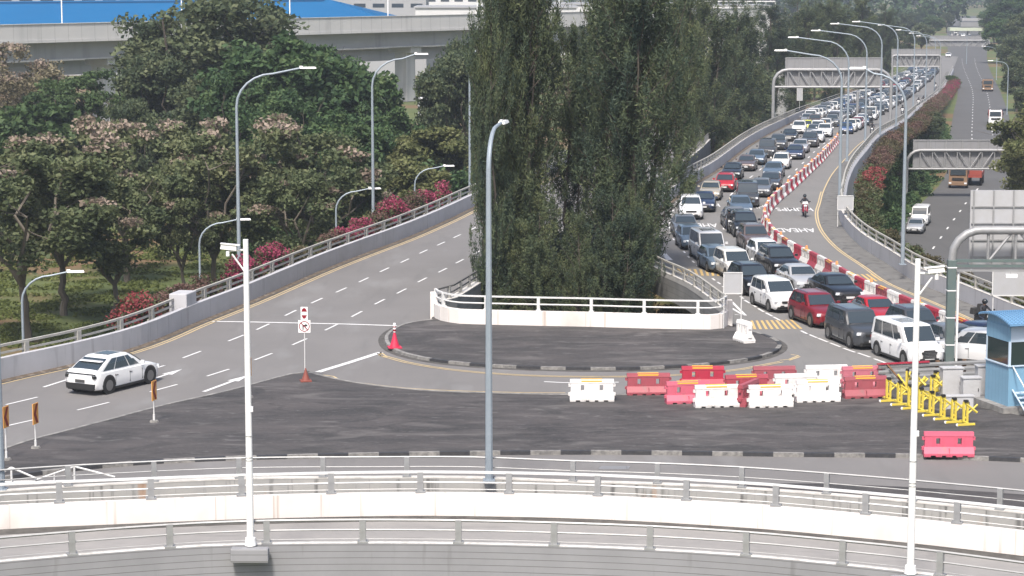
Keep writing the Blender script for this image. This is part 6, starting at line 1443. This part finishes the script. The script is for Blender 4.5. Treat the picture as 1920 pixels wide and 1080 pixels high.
# blue factory roof
y0 = 620; t = T("factory_building", "huge factory with bright blue roof behind the viaduct", "factory", (uvx(500, y0), y0, GZ), 0)
fx = MB(); zb_, zt_ = zat(58, y0) - GZ, zat(8, y0) - GZ; X0, X1 = uvx(-60, y0) - uvx(500, y0), uvx(800, y0) - uvx(500, y0); Xr = uvx(600, y0) - uvx(500, y0)
MB().box(((X0 + X1) / 2, 40, zb_ / 2), (X1 - X0, 80, zb_)).build("wall", M['roof_grey'], t)
fx.add([(X0, -.5, zb_ - .3), (X1, -.5, zb_ - .3), (X1, 0, zb_ + 1.0), (Xr, 20, zt_ + 1.5), (X0, 20, zt_ + .6), (X0, 80, zb_), (X1, 80, zb_)], [(0, 1, 2, 3, 4), (4, 3, 2, 6, 5)]); fx.build("roof", M['blue_roof'], t)
tk = MB(); tk.box(((X0 + Xr) / 2, 18, zt_ + 1.6), (Xr - X0, .6, .5)); tk.build("ridge_cap", M['roof_grey'], t)
for u0, u1, v0, v1, y, m, lab in ((780, 1080, 14, 40, 760, 'bld_white', "white industrial building behind the viaduct left of the tall casuarinas"), (200, 800, -6, 12, 900, 'roof_grey', "long grey roofed shed above the blue roof"), (1040, 1330, 8, 45, 820, 'bld_white', "pale industrial building glimpsed between the casuarina tops"),
                            (1312, 1440, 12, 40, 700, 'bld_white', "white building with flat roof seen between treetops"), (-80, 230, -20, 40, 820, 'roof_grey', "grey industrial building at the top left corner"), (620, 1000, -12, 2, 1200, 'bld_white', "distant white building along the top edge")):
    w = (u1 - u0) * y / F; hgt = zat(v0, y) - GZ; t = T("industrial_building", lab, "building", (uvx((u0 + u1) / 2, y), y + 15, GZ), 0)
    MB().box((0, 0, hgt / 2), (w, 30, hgt)).build("wall", M[m], t); MB().box((0, 0, hgt + .25), (w + 1, 31, .5)).build("roof", M['roof_grey'], t)
    n = max(3, int(w / 7))
    for k in range(min(n, 24)): MB().box((-w / 2 + (k + .5) * w / n, -15.03, hgt - 3.2), (w / n * .62, .08, 1.5)).build("window", M['window'], t)
# steel tower and white footbridge between the treetops
t = T("steel_tower", "white steel lattice tower top between the casuarinas", "tower", (uvx(1310, 640), 640, GZ), 0); k = MB(); hT = zat(-14, 640) - GZ
for x in (-1, 1):
    for y in (-1, 1): k.tube([(x, y, 0), (x, y, hT)], .16, 5)
z = 0
while z < hT - 3: k.tube([(-1, -1, z), (1, -1, z + 3)], .1, 4); k.tube([(1, -1, z), (-1, -1, z + 3)], .1, 4); z += 3
k.build("lattice", M['bld_white'], t)
t = T("steel_footbridge", "white steel walkway beside the lattice tower in the treetops", "footbridge", (uvx(1380, 640), 640, GZ), 0); k = MB(); wB = 140 * 640 / F
for z in (zat(2, 640) - GZ, zat(14, 640) - GZ): k.tube([(-wB / 2, 0, z), (wB / 2, 0, z)], .2, 5)
for i in range(9): k.tube([(-wB / 2 + i * wB / 8, 0, zat(14, 640) - GZ), (-wB / 2 + i * wB / 8, 0, zat(2, 640) - GZ)], .1, 4)
k.build("truss", M['bld_white'], t); MB().box((0, 1, zat(17, 640) - GZ), (wB, 2, .5)).build("deck", M['bld_white'], t)
for x in (-wB * .4, wB * .4): MB().tube([(x, 0, 0), (x, 0, zat(17, 640) - GZ)], .3, 6).build("pillar", M['bld_white'], t)
# pale overbridge at the far end of the expressway
y = 1010; t = T("road_overbridge", "pale covered footbridge crossing the far end of the expressway", "footbridge", (uvx(1805, y), y, GZ), 0); wF = 62 * y / F
M['pale_green'] = mat("pale_green_fascia", (.42, .46, .36), .8)
MB().box((0, 0, zat(53, y) - GZ), (wF, 5, 1.4)).build("fascia", M['pale_green'], t); MB().box((3, .2, zat(44, y) - GZ), (wF * .74, 4, 2.0)).build("side_panel", M['sign_back'], t); MB().box((3, .3, zat(35, y) - GZ), (wF * .68, 4.6, 1.0)).build("roof", M['roof_grey'], t)
for x in (-wF * .42, -wF * .25, wF * .1, wF * .45): MB().box((x, 0, (zat(56, y) - GZ) / 2), (.9, 3, zat(56, y) - GZ)).build("pillar", M['viaduct'], t)
# low white building at the far left
y = 330; t = T("low_building", "low white portal building behind the trees at far left", "building", (uvx(95, y), y, GZ), 0); w = 62 * y / F; hg = zat(188, y) - GZ
for x in (-w / 2, w / 2): MB().box((x, 0, hg / 2), (.6, 3, hg)).build("column", M['bld_white'], t)
MB().box((0, 0, hg + .4), (w + 1.4, 4, .8)).build("roof", M['bld_white'], t); MB().box((0, 1.6, hg / 2), (w, .2, hg)).build("wall", M['sign_back'], t)
p = (uvx(812, 300), 300, GZ); t = T("container_office", "small white cabin glimpsed between the trees below the viaduct", "cabin", p, .2)
zz_ = zat(180, 300) - GZ; MB().box((0, 0, zz_ / 2), (3.6, 2.5, zz_)).build("wall", M['bld_white'], t); MB().box((0, -1.27, zz_ - .9), (2.6, .05, .9)).build("window", M['window'], t)
# pale concrete pier between the casuarina trunks by the first gantry
p = PR(1562, 205); pbx = MB().box((0, 0, 4), (3.2, 3, 9), top=(.9, 1)).build("concrete_pier", M['viaduct'], None, loc=(p.x - 6, p.y + 25, GZ)); tag(pbx, "pale concrete pier standing behind the parapet under the first gantry", "pier")

# ------------------------------------------------------------------ air
HZ = bpy.data.materials.new("haze_air"); HZ.use_nodes = True; nt = HZ.node_tree
for n in list(nt.nodes):
    if n.type == 'BSDF_PRINCIPLED': nt.nodes.remove(n)
pv = nt.nodes.new("ShaderNodeVolumePrincipled"); pv.inputs["Color"].default_value = (.80, .88, 1.0, 1); pv.inputs["Density"].default_value = .00022; pv.inputs["Anisotropy"].default_value = 0.2
nt.links.new(pv.outputs[0], [n for n in nt.nodes if n.type == 'OUTPUT_MATERIAL'][0].inputs["Volume"])
hz = MB().box((0, 3500, (GZ - 1 + 75) / 2), (6000, 9000, 75 - GZ + 1)).build("haze", HZ); hz["kind"] = "stuff"; hz["label"] = "thin pale haze"
